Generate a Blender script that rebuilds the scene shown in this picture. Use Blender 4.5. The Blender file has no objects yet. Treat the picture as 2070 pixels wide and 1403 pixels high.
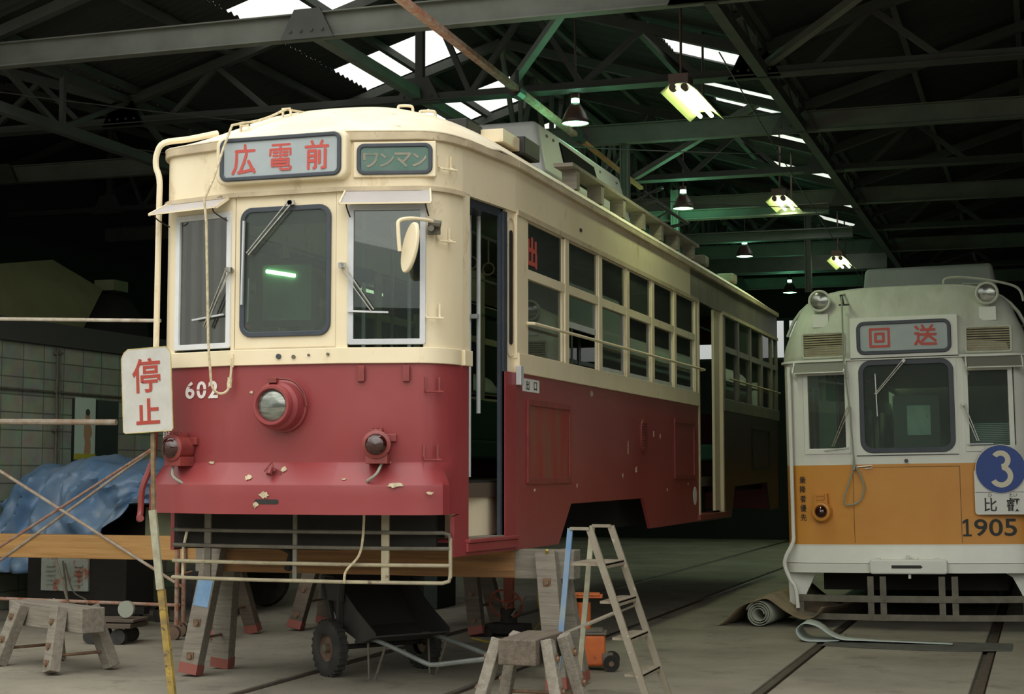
import bpy, bmesh, math, random
from math import sin, cos, tan, pi, radians, sqrt, atan2
from mathutils import Vector, Matrix, Euler
random.seed(7)
SC = bpy.context.scene
COL = SC.collection

# ------------------------------------------------------------------ camera
PITCH = radians(4.3724); YAW = radians(18.2529)
cd = bpy.data.cameras.new('camera'); cam = bpy.data.objects.new('camera', cd); COL.objects.link(cam)
cd.sensor_fit = 'HORIZONTAL'; cd.sensor_width = 36.0; cd.lens = 36.0 * 3250.0 / 2070.0
cd.clip_start = 0.05; cd.clip_end = 400
cam.location = (0, 0, 1.55); cam.rotation_euler = (pi / 2 + PITCH, 0, YAW)
SC.camera = cam

# ------------------------------------------------------------------ world, sun, exposure
w = bpy.data.worlds.new('world'); SC.world = w; w.use_nodes = True
nt = w.node_tree; nt.nodes.clear()
o_ = nt.nodes.new('ShaderNodeOutputWorld'); b_ = nt.nodes.new('ShaderNodeBackground')
tc_ = nt.nodes.new('ShaderNodeTexCoord'); sp_ = nt.nodes.new('ShaderNodeSeparateXYZ'); rp_ = nt.nodes.new('ShaderNodeValToRGB')
nt.links.new(tc_.outputs['Generated'], sp_.inputs[0]); nt.links.new(sp_.outputs['Z'], rp_.inputs[0])
rp_.color_ramp.elements[0].position = 0.02; rp_.color_ramp.elements[0].color = (0.13, 0.14, 0.135, 1)
em_ = rp_.color_ramp.elements.new(0.30); em_.color = (0.62, 0.63, 0.60, 1)
rp_.color_ramp.elements[2].position = 0.75; rp_.color_ramp.elements[2].color = (1.0, 0.99, 0.94, 1)
nt.links.new(rp_.outputs[0], b_.inputs[0]); b_.inputs[1].default_value = 1.25
nt.links.new(b_.outputs[0], o_.inputs[0])
SUN = bpy.data.lights.new('overcast_sun', 'SUN'); SUN.energy = 0.5; SUN.angle = radians(70); SUN.color = (1.0, 0.96, 0.88)
so = bpy.data.objects.new('overcast_sun', SUN); COL.objects.link(so); so.rotation_euler = (radians(48), 0, radians(14))
SC.view_settings.view_transform = 'Standard'; SC.view_settings.look = 'None'
SC.view_settings.gamma = 1.0; SC.view_settings.use_curve_mapping = False
SC.view_settings.exposure = 0.82

# ------------------------------------------------------------------ materials
def nodes(name):
    m = bpy.data.materials.new(name); m.use_nodes = True
    t = m.node_tree; p = t.nodes['Principled BSDF']
    return m, t, p
def mat(name, c, rough=0.6, c2=None, scale=3.0, c3=None, th=0.62, scale3=14.0, metal=0.0, bump=0.0, bscale=30.0, stretch=(1, 1, 1), sharp=0.06, spec=0.5):
    """base colour c, large mottling towards c2, sharp stains of c3"""
    m, t, p = nodes(name)
    p.inputs['Roughness'].default_value = rough; p.inputs['Metallic'].default_value = metal
    p.inputs['Specular IOR Level'].default_value = spec
    tc = t.nodes.new('ShaderNodeTexCoord'); mp = t.nodes.new('ShaderNodeMapping'); mp.inputs['Scale'].default_value = stretch
    t.links.new(tc.outputs['Object'], mp.inputs['Vector'])
    def noise(s, d=5, r=0.6):
        n = t.nodes.new('ShaderNodeTexNoise'); n.inputs['Scale'].default_value = s; n.inputs['Detail'].default_value = d
        n.inputs['Roughness'].default_value = r; t.links.new(mp.outputs[0], n.inputs['Vector']); return n
    def mix(fac, a, b):
        x = t.nodes.new('ShaderNodeMix'); x.data_type = 'RGBA'; t.links.new(fac, x.inputs['Factor'])
        for k, v in ((6, a), (7, b)):
            if isinstance(v, tuple): x.inputs[k].default_value = (*v, 1)
            else: t.links.new(v, x.inputs[k])
        return x.outputs[2]
    col = c
    if c2:
        n = noise(scale); r = t.nodes.new('ShaderNodeValToRGB')
        r.color_ramp.elements[0].position = 0.35; r.color_ramp.elements[1].position = 0.68
        t.links.new(n.outputs['Fac'], r.inputs[0]); col = mix(r.outputs[0], c, c2)
    if c3:
        n = noise(scale3, 8, 0.7); r = t.nodes.new('ShaderNodeValToRGB')
        r.color_ramp.elements[0].position = th; r.color_ramp.elements[1].position = th + sharp
        t.links.new(n.outputs['Fac'], r.inputs[0]); col = mix(r.outputs[0], col, c3)
    if isinstance(col, tuple): p.inputs['Base Color'].default_value = (*col, 1)
    else: t.links.new(col, p.inputs['Base Color'])
    if bump:
        n = noise(bscale, 4); bm_ = t.nodes.new('ShaderNodeBump'); bm_.inputs['Strength'].default_value = bump
        bm_.inputs['Distance'].default_value = 0.01
        t.links.new(n.outputs['Fac'], bm_.inputs['Height']); t.links.new(bm_.outputs[0], p.inputs['Normal'])
    return m
def glass(name, tint=(0.75, 0.85, 0.8), dirt=0.06, ior=1.5, dirtcol=(0.5, 0.55, 0.5)):
    m = bpy.data.materials.new(name); m.use_nodes = True; t = m.node_tree; t.nodes.clear()
    o = t.nodes.new('ShaderNodeOutputMaterial'); tr = t.nodes.new('ShaderNodeBsdfTransparent'); tr.inputs[0].default_value = (*tint, 1)
    gl = t.nodes.new('ShaderNodeBsdfGlossy'); gl.inputs['Roughness'].default_value = 0.01
    fr = t.nodes.new('ShaderNodeFresnel'); fr.inputs[0].default_value = ior
    m1 = t.nodes.new('ShaderNodeMixShader'); t.links.new(fr.outputs[0], m1.inputs[0]); t.links.new(tr.outputs[0], m1.inputs[1]); t.links.new(gl.outputs[0], m1.inputs[2])
    df = t.nodes.new('ShaderNodeBsdfDiffuse'); df.inputs[0].default_value = (*dirtcol, 1)
    m2 = t.nodes.new('ShaderNodeMixShader'); m2.inputs[0].default_value = dirt
    t.links.new(m1.outputs[0], m2.inputs[1]); t.links.new(df.outputs[0], m2.inputs[2]); t.links.new(m2.outputs[0], o.inputs[0])
    return m
def emit(name, c, s):
    m = bpy.data.materials.new(name); m.use_nodes = True; t = m.node_tree; t.nodes.clear()
    o = t.nodes.new('ShaderNodeOutputMaterial'); e = t.nodes.new('ShaderNodeEmission'); e.inputs[0].default_value = (*c, 1); e.inputs[1].default_value = s
    t.links.new(e.outputs[0], o.inputs[0]); return m
def sheet_translucent(name):
    m = bpy.data.materials.new(name); m.use_nodes = True; t = m.node_tree; t.nodes.clear()
    o = t.nodes.new('ShaderNodeOutputMaterial'); a = t.nodes.new('ShaderNodeBsdfTransparent'); a.inputs[0].default_value = (0.93, 0.97, 0.93, 1)
    b = t.nodes.new('ShaderNodeBsdfTranslucent'); b.inputs[0].default_value = (0.9, 0.93, 0.88, 1)
    tc = t.nodes.new('ShaderNodeTexCoord'); mp = t.nodes.new('ShaderNodeMapping'); mp.inputs['Scale'].default_value = (0.5, 9, 1)
    n = t.nodes.new('ShaderNodeTexNoise'); n.inputs['Scale'].default_value = 3
    r = t.nodes.new('ShaderNodeMapRange'); r.inputs[3].default_value = 0.1; r.inputs[4].default_value = 0.5
    t.links.new(tc.outputs['Object'], mp.inputs[0]); t.links.new(mp.outputs[0], n.inputs['Vector']); t.links.new(n.outputs['Fac'], r.inputs[0])
    x = t.nodes.new('ShaderNodeMixShader'); t.links.new(r.outputs[0], x.inputs[0]); t.links.new(a.outputs[0], x.inputs[1]); t.links.new(b.outputs[0], x.inputs[2])
    t.links.new(x.outputs[0], o.inputs[0]); return m
def wood(name, a, b, sc=(1, 14, 14), c3=None, th=0.62):
    return mat(name, a, 0.85, b, 2.2, c3=c3, th=th, scale3=5, stretch=sc, bump=0.5, bscale=6)
def block_mat():
    m, t, p = nodes('block_wall')
    tc = t.nodes.new('ShaderNodeTexCoord'); sx = t.nodes.new('ShaderNodeSeparateXYZ'); cx = t.nodes.new('ShaderNodeCombineXYZ')
    t.links.new(tc.outputs['Object'], sx.inputs[0]); t.links.new(sx.outputs['Y'], cx.inputs['X']); t.links.new(sx.outputs['Z'], cx.inputs['Y'])
    br = t.nodes.new('ShaderNodeTexBrick'); t.links.new(cx.outputs[0], br.inputs['Vector'])
    br.inputs['Scale'].default_value = 1.0; br.inputs['Brick Width'].default_value = 0.4; br.inputs['Row Height'].default_value = 0.2
    br.inputs['Mortar Size'].default_value = 0.008; br.inputs['Color1'].default_value = (0.52, 0.55, 0.43, 1); br.inputs['Color2'].default_value = (0.40, 0.43, 0.33, 1)
    br.inputs['Mortar'].default_value = (0.20, 0.22, 0.17, 1); br.offset = 0.0
    n = t.nodes.new('ShaderNodeTexNoise'); n.inputs['Scale'].default_value = 5; n.inputs['Detail'].default_value = 8; t.links.new(tc.outputs['Object'], n.inputs['Vector'])
    x = t.nodes.new('ShaderNodeMix'); x.data_type = 'RGBA'; x.blend_type = 'MULTIPLY'; x.inputs['Factor'].default_value = 0.6
    t.links.new(br.outputs[0], x.inputs[6]); t.links.new(n.outputs['Color'], x.inputs[7]); t.links.new(x.outputs[2], p.inputs['Base Color'])
    bp = t.nodes.new('ShaderNodeBump'); bp.inputs['Distance'].default_value = 0.006; bp.inputs['Strength'].default_value = 0.8; bp.invert = True
    t.links.new(br.outputs['Fac'], bp.inputs['Height']); t.links.new(bp.outputs[0], p.inputs['Normal'])
    p.inputs['Roughness'].default_value = 0.9
    return m
M = dict(
    cream=mat('cream_paint', (0.84, 0.735, 0.53), 0.42, (0.76, 0.65, 0.44), 1.6, c3=(0.58, 0.45, 0.27), th=0.585, scale3=4.5, sharp=0.13, stretch=(1, 1, 0.55), bump=0.2, bscale=5),
    creamroof=mat('cream_roof_paint', (0.86, 0.79, 0.62), 0.55, (0.74, 0.64, 0.46), 2.2, c3=(0.42, 0.33, 0.22), th=0.61, scale3=6, bump=0.3, bscale=7),
    roofside=mat('weathered_roof_edge', (0.60, 0.50, 0.34), 0.7, (0.42, 0.34, 0.23), 3.5, c3=(0.16, 0.12, 0.08), th=0.62, scale3=9, bump=0.4, bscale=12),
    red=mat('red_paint', (0.25, 0.036, 0.040), 0.36, (0.28, 0.055, 0.056), 1.1, c3=(0.20, 0.07, 0.045), th=0.73, scale3=9, bump=0.22, bscale=2.2),
    reddark=mat('red_fitting_paint', (0.26, 0.045, 0.038), 0.45, (0.17, 0.03, 0.03), 12, bump=0.1),
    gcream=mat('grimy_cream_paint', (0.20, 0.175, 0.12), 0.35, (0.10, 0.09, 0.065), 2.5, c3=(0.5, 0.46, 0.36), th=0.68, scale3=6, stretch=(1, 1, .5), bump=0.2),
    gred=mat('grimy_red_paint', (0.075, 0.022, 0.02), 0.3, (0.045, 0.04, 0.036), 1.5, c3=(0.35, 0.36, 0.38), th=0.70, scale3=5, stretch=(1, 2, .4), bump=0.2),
    redpale=mat('hatch_red', (0.30, 0.028, 0.022), 0.5, (0.20, 0.085, 0.055), 2.0, stretch=(1, 3, .6)),
    chip=mat('bare_filler', (0.62, 0.50, 0.32), 0.9, (0.32, 0.30, 0.22), 18, c3=(0.12, 0.08, 0.05), th=0.6, scale3=30),
    rubber=mat('window_rubber', (0.035, 0.045, 0.06), 0.42, (0.05, 0.06, 0.075), 6),
    black=mat('black_part', (0.012, 0.012, 0.012), 0.6, (0.02, 0.018, 0.015), 5),
    dark=mat('dark_underframe', (0.018, 0.015, 0.012), 0.85, (0.010, 0.009, 0.007), 4),
    alu=mat('aluminium_frame', (0.52, 0.54, 0.56), 0.45, (0.62, 0.63, 0.64), 6, metal=0.35),
    whiteframe=mat('white_painted_frame', (0.74, 0.75, 0.76), 0.45, (0.66, 0.67, 0.67), 8),
    dullcream=mat('dull_cream_pipe', (0.46, 0.41, 0.27), 0.6, (0.24, 0.20, 0.14), 3, c3=(0.16, 0.11, 0.07), th=0.6, scale3=14),
    chrome=mat('worn_chrome', (0.55, 0.55, 0.5), 0.28, (0.35, 0.33, 0.28), 20, metal=0.85),
    white=mat('white_lettering', (0.80, 0.76, 0.74), 0.6, (0.66, 0.60, 0.58), 16),
    signface=mat('sign_face', (0.34, 0.39, 0.41), 0.3, (0.40, 0.44, 0.45), 4),
    signred=mat('sign_red', (0.50, 0.075, 0.06), 0.5),
    sign2=mat('sign_green_face', (0.05, 0.14, 0.10), 0.25, (0.11, 0.17, 0.15), 5),
    sign2ink=mat('sign_pale_stroke', (0.34, 0.27, 0.21), 0.6, (0.12, 0.17, 0.13), 6),
    visor=mat('visor_grey', (0.44, 0.41, 0.40), 0.5, (0.38, 0.36, 0.35), 5),
    glass=glass('window_glass'), glassfront=glass('windscreen_glass', (0.66, 0.76, 0.71), 0.015, 1.95),
    glassleft=glass('left_windscreen_glass', (0.66, 0.76, 0.71), 0.03, 2.5),
    glassdirty=glass('dusty_glass', (0.6, 0.72, 0.66), 0.16, 1.55, (0.3, 0.36, 0.3)),
    lensglass=mat('headlight_lens', (0.34, 0.36, 0.32), 0.16, metal=0.7, c2=(0.16, 0.17, 0.15), scale=9, stretch=(1, 1, 7)),
    lensred=mat('tail_lens', (0.035, 0.006, 0.005), 0.06, spec=0.9),
    rope=mat('rope', (0.72, 0.62, 0.42), 0.9, (0.45, 0.38, 0.24), 40),
    interior=mat('tram_interior', (0.09, 0.24, 0.15), 0.6, (0.06, 0.17, 0.11), 3),
    ceilin=mat('tram_ceiling_inside', (0.14, 0.16, 0.13), 0.7),
    seat=mat('seat_green', (0.03, 0.10, 0.07), 0.8),
    floorin=mat('tram_floor', (0.10, 0.07, 0.05), 0.8),
    steel=mat('grimy_steel', (0.045, 0.05, 0.042), 0.7, (0.03, 0.031, 0.027), 3, c3=(0.05, 0.03, 0.02), th=0.62, scale3=12),
    steel2=mat('dusty_steel', (0.11, 0.12, 0.10), 0.65, (0.07, 0.075, 0.06), 2, c3=(0.12, 0.08, 0.05), th=0.66, scale3=10),
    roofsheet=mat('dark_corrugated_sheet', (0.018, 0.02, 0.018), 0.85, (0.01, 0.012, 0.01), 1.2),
    sky=sheet_translucent('translucent_corrugated_sheet'),
    concrete=mat('yard_concrete', (0.29, 0.265, 0.205), 0.88, (0.19, 0.175, 0.135), 0.9, c3=(0.10, 0.09, 0.07), th=0.54, scale3=2.6, sharp=0.22, bump=0.5, bscale=18),
    groove=mat('groove_dirt', (0.05, 0.045, 0.035), 0.95, (0.13, 0.11, 0.07), 22),
    rail=mat('rail_steel', (0.10, 0.08, 0.06), 0.55, (0.06, 0.045, 0.035), 8, metal=0.4),
    block=block_mat(),
    beamdark=mat('dark_beam', (0.06, 0.06, 0.055), 0.85),
    timber=wood('grey_timber', (0.26, 0.235, 0.19), (0.17, 0.15, 0.12), c3=(0.09, 0.07, 0.05)),
    timbery=wood('yellow_timber', (0.52, 0.30, 0.11), (0.40, 0.21, 0.07), (0.5, 8, 8), c3=(0.14, 0.06, 0.02), th=0.66),
    timberb=wood('brown_timber', (0.34, 0.175, 0.07), (0.19, 0.095, 0.04), (0.6, 9, 12)),
    timberd=wood('dark_timber', (0.14, 0.11, 0.08), (0.08, 0.065, 0.05)),
    redend=mat('red_foot_paint', (0.26, 0.085, 0.065), 0.85), bluep=mat('blue_paint_patch', (0.16, 0.30, 0.52), 0.8, (0.22, 0.37, 0.55), 15),
    bolt=mat('rusty_bolt', (0.12, 0.075, 0.05), 0.7, (0.22, 0.13, 0.07), 30),
    rust=mat('rusty_pipe', (0.30, 0.115, 0.06), 0.8, (0.36, 0.29, 0.24), 14, c3=(0.08, 0.05, 0.04), th=0.6, scale3=20),
    rustgrey=mat('pale_rusty_pipe', (0.42, 0.38, 0.31), 0.75, (0.30, 0.20, 0.13), 9),
    palepipe=mat('pale_pipe', (0.72, 0.66, 0.55), 0.6, (0.5, 0.4, 0.3), 10),
    tarp=mat('blue_tarp', (0.11, 0.22, 0.38), 0.42, (0.22, 0.30, 0.40), 2.5, c3=(0.26, 0.30, 0.33), th=0.6, scale3=6, sharp=0.15, bump=0.5, bscale=6),
    stopface=mat('stop_sign_face', (0.54, 0.53, 0.49), 0.55, (0.46, 0.45, 0.41), 9, c3=(0.34, 0.29, 0.18), th=0.66, scale3=26),
    stopred=mat('stop_sign_red', (0.36, 0.045, 0.03), 0.55),
    edgey=mat('yellowed_edge', (0.55, 0.47, 0.2), 0.7, (0.35, 0.27, 0.1), 20),
    poley=mat('yellow_worn_pole', (0.42, 0.29, 0.05), 0.75, (0.13, 0.09, 0.05), 7, c3=(0.09, 0.06, 0.04), th=0.56, scale3=24),
    poleg=mat('grey_green_pole', (0.38, 0.38, 0.28), 0.75, (0.28, 0.25, 0.17), 12),
    poled=mat('rusty_dark_pole', (0.12, 0.085, 0.05), 0.8, (0.25, 0.18, 0.09), 20),
    orange=mat('orange_jack_paint', (0.62, 0.15, 0.03), 0.6, (0.46, 0.10, 0.025), 5, c3=(0.06, 0.04, 0.03), th=0.60, scale3=9),
    redjack=mat('red_stand_paint', (0.30, 0.06, 0.03), 0.7, (0.16, 0.05, 0.03), 8),
    tyre=mat('tyre_rubber', (0.022, 0.022, 0.022), 0.8, (0.05, 0.048, 0.04), 10),
    rim=mat('rim_brown', (0.20, 0.13, 0.085), 0.6, (0.12, 0.08, 0.06), 12),
    cartblack=mat('cart_black', (0.03, 0.03, 0.028), 0.65, (0.05, 0.045, 0.04), 5),
    cartpipe=mat('cart_grey_pipe', (0.36, 0.40, 0.38), 0.35, (0.26, 0.28, 0.27), 8, metal=0.5),
    lad=mat('ladder_steel', (0.23, 0.205, 0.155), 0.65, (0.20, 0.17, 0.12), 12, c3=(0.5, 0.45, 0.33), th=0.62, scale3=20),
    ladb=mat('ladder_blue', (0.07, 0.19, 0.42), 0.6, (0.24, 0.28, 0.27), 3),
    tread=mat('ladder_tread', (0.30, 0.26, 0.19), 0.85, (0.20, 0.165, 0.12), 12),
    wcream=mat('tram1905_white', (0.78, 0.79, 0.73), 0.42, (0.70, 0.71, 0.64), 2, c3=(0.36, 0.31, 0.2), th=0.72, scale3=7),
    wroof=mat('tram1905_roof', (0.56, 0.58, 0.50), 0.5, (0.44, 0.46, 0.37), 2.2, c3=(0.30, 0.22, 0.10), th=0.68, scale3=5, stretch=(3, 3, .8)),
    orangep=mat('tram1905_orange', (0.66, 0.30, 0.055), 0.42, (0.62, 0.26, 0.045), 2),
    greybox=mat('roof_unit_grey', (0.34, 0.35, 0.34), 0.5, (0.28, 0.30, 0.28), 2),
    darkgrille=mat('grille_black', (0.006, 0.007, 0.006), 0.9, spec=0.05),
    bluedisc=mat('route_blue', (0.02, 0.06, 0.27), 0.4), ivory=mat('route_ivory', (0.66, 0.61, 0.48), 0.5),
    ink=mat('black_ink', (0.02, 0.022, 0.02), 0.6), brasslou=mat('louvre_ochre', (0.36, 0.33, 0.20), 0.6, (0.25, 0.2, 0.1), 9),
    iron=mat('fender_iron', (0.16, 0.145, 0.11), 0.7, (0.10, 0.09, 0.07), 8),
    cable=mat('cable_dark', (0.03, 0.03, 0.028), 0.7), hose=mat('grey_hose', (0.30, 0.32, 0.26), 0.7),
    teal=mat('teal_rubber_sheet', (0.12, 0.24, 0.20), 0.6, (0.20, 0.30, 0.26), 6), tealtop=mat('pale_sheet_face', (0.44, 0.50, 0.47), 0.6, (0.36, 0.42, 0.38), 5),
    mat_=mat('grey_rubber_mat', (0.10, 0.105, 0.09), 0.9, (0.06, 0.06, 0.05), 5, bump=0.4),
    sack=mat('brown_canvas', (0.25, 0.20, 0.12), 0.9, (0.17, 0.13, 0.08), 5, bump=0.6, bscale=8),
    shade=mat('lamp_enamel', (0.10, 0.045, 0.03), 0.4, (0.06, 0.035, 0.03), 6), refl=mat('lamp_reflector', (0.55, 0.62, 0.30), 0.4),
    bulb=emit('green_lamp_glow', (0.42, 1.0, 0.66), 9.0), tube=emit('fluorescent_glow', (0.86, 1.0, 0.50), 9.0), tubein=emit('tube_reflection_glow', (0.74, 1.0, 0.55), 7.0),  # last one: added glow imitating reflected tubes inside the red tram
    ply=mat('old_plywood', (0.26, 0.24, 0.12), 0.8, (0.20, 0.18, 0.09), 2), boxmetal=mat('pale_rusty_panel', (0.36, 0.42, 0.36), 0.6, (0.30, 0.32, 0.28), 4, c3=(0.30, 0.11, 0.07), th=0.53, scale3=5),
    paper=mat('poster_paper', (0.60, 0.72, 0.62), 0.5), posterdark=mat('poster_dark', (0.02, 0.025, 0.025), 0.35), posterblue=mat('poster_navy', (0.02, 0.04, 0.12), 0.5),
    yellow=mat('poster_yellow', (0.50, 0.44, 0.04), 0.5), skin=mat('poster_figure', (0.50, 0.27, 0.15), 0.6), hairm=mat('poster_hair', (0.03, 0.03, 0.03), 0.6),
    canvasbox=mat('drab_box', (0.22, 0.23, 0.13), 0.8, (0.17, 0.18, 0.10), 4), yardwall=mat('far_yard_wall', (0.10, 0.11, 0.10), 0.8, (0.05, 0.055, 0.05), 0.4), visor2=mat('visor_brown_grey', (0.20, 0.19, 0.17), 0.5),
    corr=mat('yard_siding', (0.78, 0.80, 0.76), 0.7, (0.70, 0.72, 0.68), 2),
    navy=mat('cab_curtain_navy', (0.012, 0.02, 0.055), 0.8), plate=mat('white_plate', (0.72, 0.72, 0.68), 0.5), yellowrope=mat('yellow_cord', (0.45, 0.33, 0.05), 0.8),
    pane=mat('rear_window_frame', (0.06, 0.06, 0.055), 0.8), cyl=mat('dark_machine', (0.012, 0.022, 0.017), 0.7),
)

# ------------------------------------------------------------------ mesh helpers
ID = lambda x, y, z: (x, y, z)
class MB:
    def __init__(s, fr=None): s.v = []; s.f = []; s.mi = []; s.fr = fr or ID; s.m = 0
    def add(s, vs, fs, raw=False):
        b = len(s.v); s.v += [tuple(v) if raw else tuple(s.fr(*v)) for v in vs]
        for f in fs: s.f.append([b + i for i in f]); s.mi.append(s.m)
        return s
    def box(s, a0, b0, c0, a1, b1, c1):
        vs = [(x, y, z) for x in (a0, a1) for y in (b0, b1) for z in (c0, c1)]
        return s.add(vs, [(0, 1, 3, 2), (4, 6, 7, 5), (0, 4, 5, 1), (2, 3, 7, 6), (0, 2, 6, 4), (1, 5, 7, 3)])
    def bar(s, p0, p1, wd, ht, up=(0, 0, 1), ends=None):
        p0 = Vector(p0); p1 = Vector(p1); d = (p1 - p0).normalized(); u = Vector(up)
        if abs(d.dot(u)) > 0.98: u = Vector((0, 1, 0))
        r = d.cross(u).normalized(); u = r.cross(d).normalized()
        vs = []
        for k, p in enumerate((p0, p1)):
            for a, b in ((-1, -1), (1, -1), (1, 1), (-1, 1)):
                vs.append(p + r * a * wd / 2 + u * b * ht / 2)
        return s.add(vs, [(0, 1, 2, 3), (7, 6, 5, 4), (0, 4, 5, 1), (1, 5, 6, 2), (2, 6, 7, 3), (3, 7, 4, 0)])
    def cyl(s, p0, p1, r0, r1=None, n=16, caps=True):
        r1 = r0 if r1 is None else r1
        p0 = Vector(p0); p1 = Vector(p1); d = (p1 - p0).normalized()
        a = d.orthogonal().normalized(); b = d.cross(a)
        vs = [p + (a * cos(2 * pi * i / n) + b * sin(2 * pi * i / n)) * r for p, r in ((p0, r0), (p1, r1)) for i in range(n)]
        fs = [(i, (i + 1) % n, n + (i + 1) % n, n + i) for i in range(n)]
        if caps: fs += [tuple(range(n))[::-1], tuple(range(n, 2 * n))]
        return s.add(vs, fs)
    def tube(s, path, r, n=8, closed=False, caps=True):
        P = [Vector(p) for p in path]; N = len(P); prev = None; rings = []
        for i in range(N):
            if closed: d = (P[(i + 1) % N] - P[i - 1]).normalized()
            else: d = (P[min(i + 1, N - 1)] - P[max(i - 1, 0)]).normalized()
            a = d.orthogonal().normalized() if prev is None else (prev - d * prev.dot(d)).normalized()
            prev = a; b = d.cross(a); rr = r[i] if isinstance(r, (list, tuple)) else r
            rings.append([P[i] + (a * cos(2 * pi * k / n) + b * sin(2 * pi * k / n)) * rr for k in range(n)])
        vs = [q for ring in rings for q in ring]; fs = []
        for i in range(N if closed else N - 1):
            j = (i + 1) % N
            for k in range(n): fs.append((i * n + k, i * n + (k + 1) % n, j * n + (k + 1) % n, j * n + k))
        if caps and not closed: fs += [tuple(range(n))[::-1], tuple(range((N - 1) * n, N * n))]
        return s.add(vs, fs)
    def lathe(s, prof, org, axis=(0, 0, 1), n=24):
        ax = Vector(axis).normalized(); a = ax.orthogonal().normalized(); b = ax.cross(a); org = Vector(org); N = len(prof)
        vs = [org + ax * h + (a * cos(2 * pi * k / n) + b * sin(2 * pi * k / n)) * max(r, 0.0004) for r, h in prof for k in range(n)]
        fs = [(i * n + k, i * n + (k + 1) % n, (i + 1) * n + (k + 1) % n, (i + 1) * n + k) for i in range(N - 1) for k in range(n)]
        return s.add(vs, fs)
    def prism(s, poly, c0, c1):
        """poly in the first two frame axes, extruded along the third"""
        n = len(poly); vs = [(a, b, c0) for a, b in poly] + [(a, b, c1) for a, b in poly]
        return s.add(vs, [tuple(range(n))[::-1], tuple(range(n, 2 * n))] + [(i, (i + 1) % n, n + (i + 1) % n, n + i) for i in range(n)])
    def grid(s, fn, nu, nv):
        vs = [fn(i / nu, j / nv) for i in range(nu + 1) for j in range(nv + 1)]
        fs = [(i * (nv + 1) + j, (i + 1) * (nv + 1) + j, (i + 1) * (nv + 1) + j + 1, i * (nv + 1) + j + 1) for i in range(nu) for j in range(nv)]
        return s.add(vs, fs)
    def holed(s, x0, z0, x1, z1, hx0, hz0, hx1, hz1, r, c0, c1, k=6):
        """rectangular plate with a round cornered hole, thickness c0..c1"""
        inner = rrect(hx0, hz0, hx1, hz1, r, k); oc = [(x1, z1), (x0, z1), (x0, z0), (x1, z0)]
        n = len(inner); vs = []
        for c in (c0, c1): vs += [(a, b, c) for a, b in inner] + [(a, b, c) for a, b in oc]
        m_ = n + 4; fs = []
        for q in range(4):
            for i in range(k): a = q * (k + 1) + i; fs += [(n + q, a, a + 1), (m_ + n + q, m_ + a + 1, m_ + a)]
            a = q * (k + 1) + k; b = (a + 1) % n
            fs += [(n + q, a, b, n + (q + 1) % 4), (m_ + n + q, m_ + n + (q + 1) % 4, m_ + b, m_ + a)]
            fs += [(n + q, n + (q + 1) % 4, m_ + n + (q + 1) % 4, m_ + n + q)]
        for i in range(n): fs.append((i, (i + 1) % n, m_ + (i + 1) % n, m_ + i))
        return s.add(vs, fs)
    def rframe(s, x0, z0, x1, z1, r, t, c0, c1, k=6):
        """round cornered frame ring: outer rect, width t"""
        o = rrect(x0, z0, x1, z1, r, k); i_ = rrect(x0 + t, z0 + t, x1 - t, z1 - t, max(r - t, 0.002), k); n = len(o)
        vs = [(a, b, c0) for a, b in o] + [(a, b, c1) for a, b in o] + [(a, b, c0) for a, b in i_] + [(a, b, c1) for a, b in i_]
        fs = []
        for i in range(n):
            j = (i + 1) % n
            fs += [(i, j, n + j, n + i), (2 * n + i, 3 * n + i, 3 * n + j, 2 * n + j), (n + i, n + j, 3 * n + j, 3 * n + i), (i, 2 * n + i, 2 * n + j, j)]
        return s.add(vs, fs)
    def build(s, name, m, parent=None, smooth=30, bevel=0, seg=2, solid=0, sub=0):
        me = bpy.data.meshes.new(name); bm = bmesh.new()
        V = [bm.verts.new(v) for v in s.v]
        for f, mi in zip(s.f, s.mi):
            try: q = bm.faces.new([V[i] for i in f]); q.material_index = mi
            except ValueError: pass
        bmesh.ops.recalc_face_normals(bm, faces=bm.faces); off = Vector((0, 0, 0))
        if parent is None and s.v:
            xs = [v.co for v in bm.verts]
            off = Vector(((min(p.x for p in xs) + max(p.x for p in xs)) / 2, (min(p.y for p in xs) + max(p.y for p in xs)) / 2, min(p.z for p in xs)))
            for v in bm.verts: v.co -= off
        bm.to_mesh(me); bm.free()
        for q in (m if isinstance(m, (list, tuple)) else [m]): me.materials.append(M[q])
        if smooth:
            me.polygons.foreach_set('use_smooth', [True] * len(me.polygons)); me.set_sharp_from_angle(angle=radians(smooth))
        ob = bpy.data.objects.new(name, me); COL.objects.link(ob); ob.location = off
        if parent is not None: ob.parent = parent
        if solid: q = ob.modifiers.new('t', 'SOLIDIFY'); q.thickness = solid; q.offset = 0
        if sub: q = ob.modifiers.new('s', 'SUBSURF'); q.levels = sub; q.render_levels = sub
        if bevel:
            q = ob.modifiers.new('b', 'BEVEL'); q.width = bevel; q.segments = seg; q.limit_method = 'ANGLE'; q.angle_limit = radians(40)
        return ob
def rrect(x0, z0, x1, z1, r, k=6):
    p = []
    for cx, cz, a0 in ((x1 - r, z1 - r, 0), (x0 + r, z1 - r, 90), (x0 + r, z0 + r, 180), (x1 - r, z0 + r, 270)):
        for i in range(k + 1): a = radians(a0 + 90 * i / k); p.append((cx + r * cos(a), cz + r * sin(a)))
    return p
def thing(name, label, cat, loc=(0, 0, 0), rz=0.0, group=None):
    o = bpy.data.objects.new(name, None); COL.objects.link(o); o.location = loc; o.rotation_euler = (0, 0, rz)
    o.empty_display_size = 0.2; o['label'] = label; o['category'] = cat
    if group: o['group'] = group
    return o
def tag(o, label, cat, group=None, kind=None):
    o['label'] = label; o['category'] = cat
    if group: o['group'] = group
    if kind: o['kind'] = kind
    return o
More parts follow.
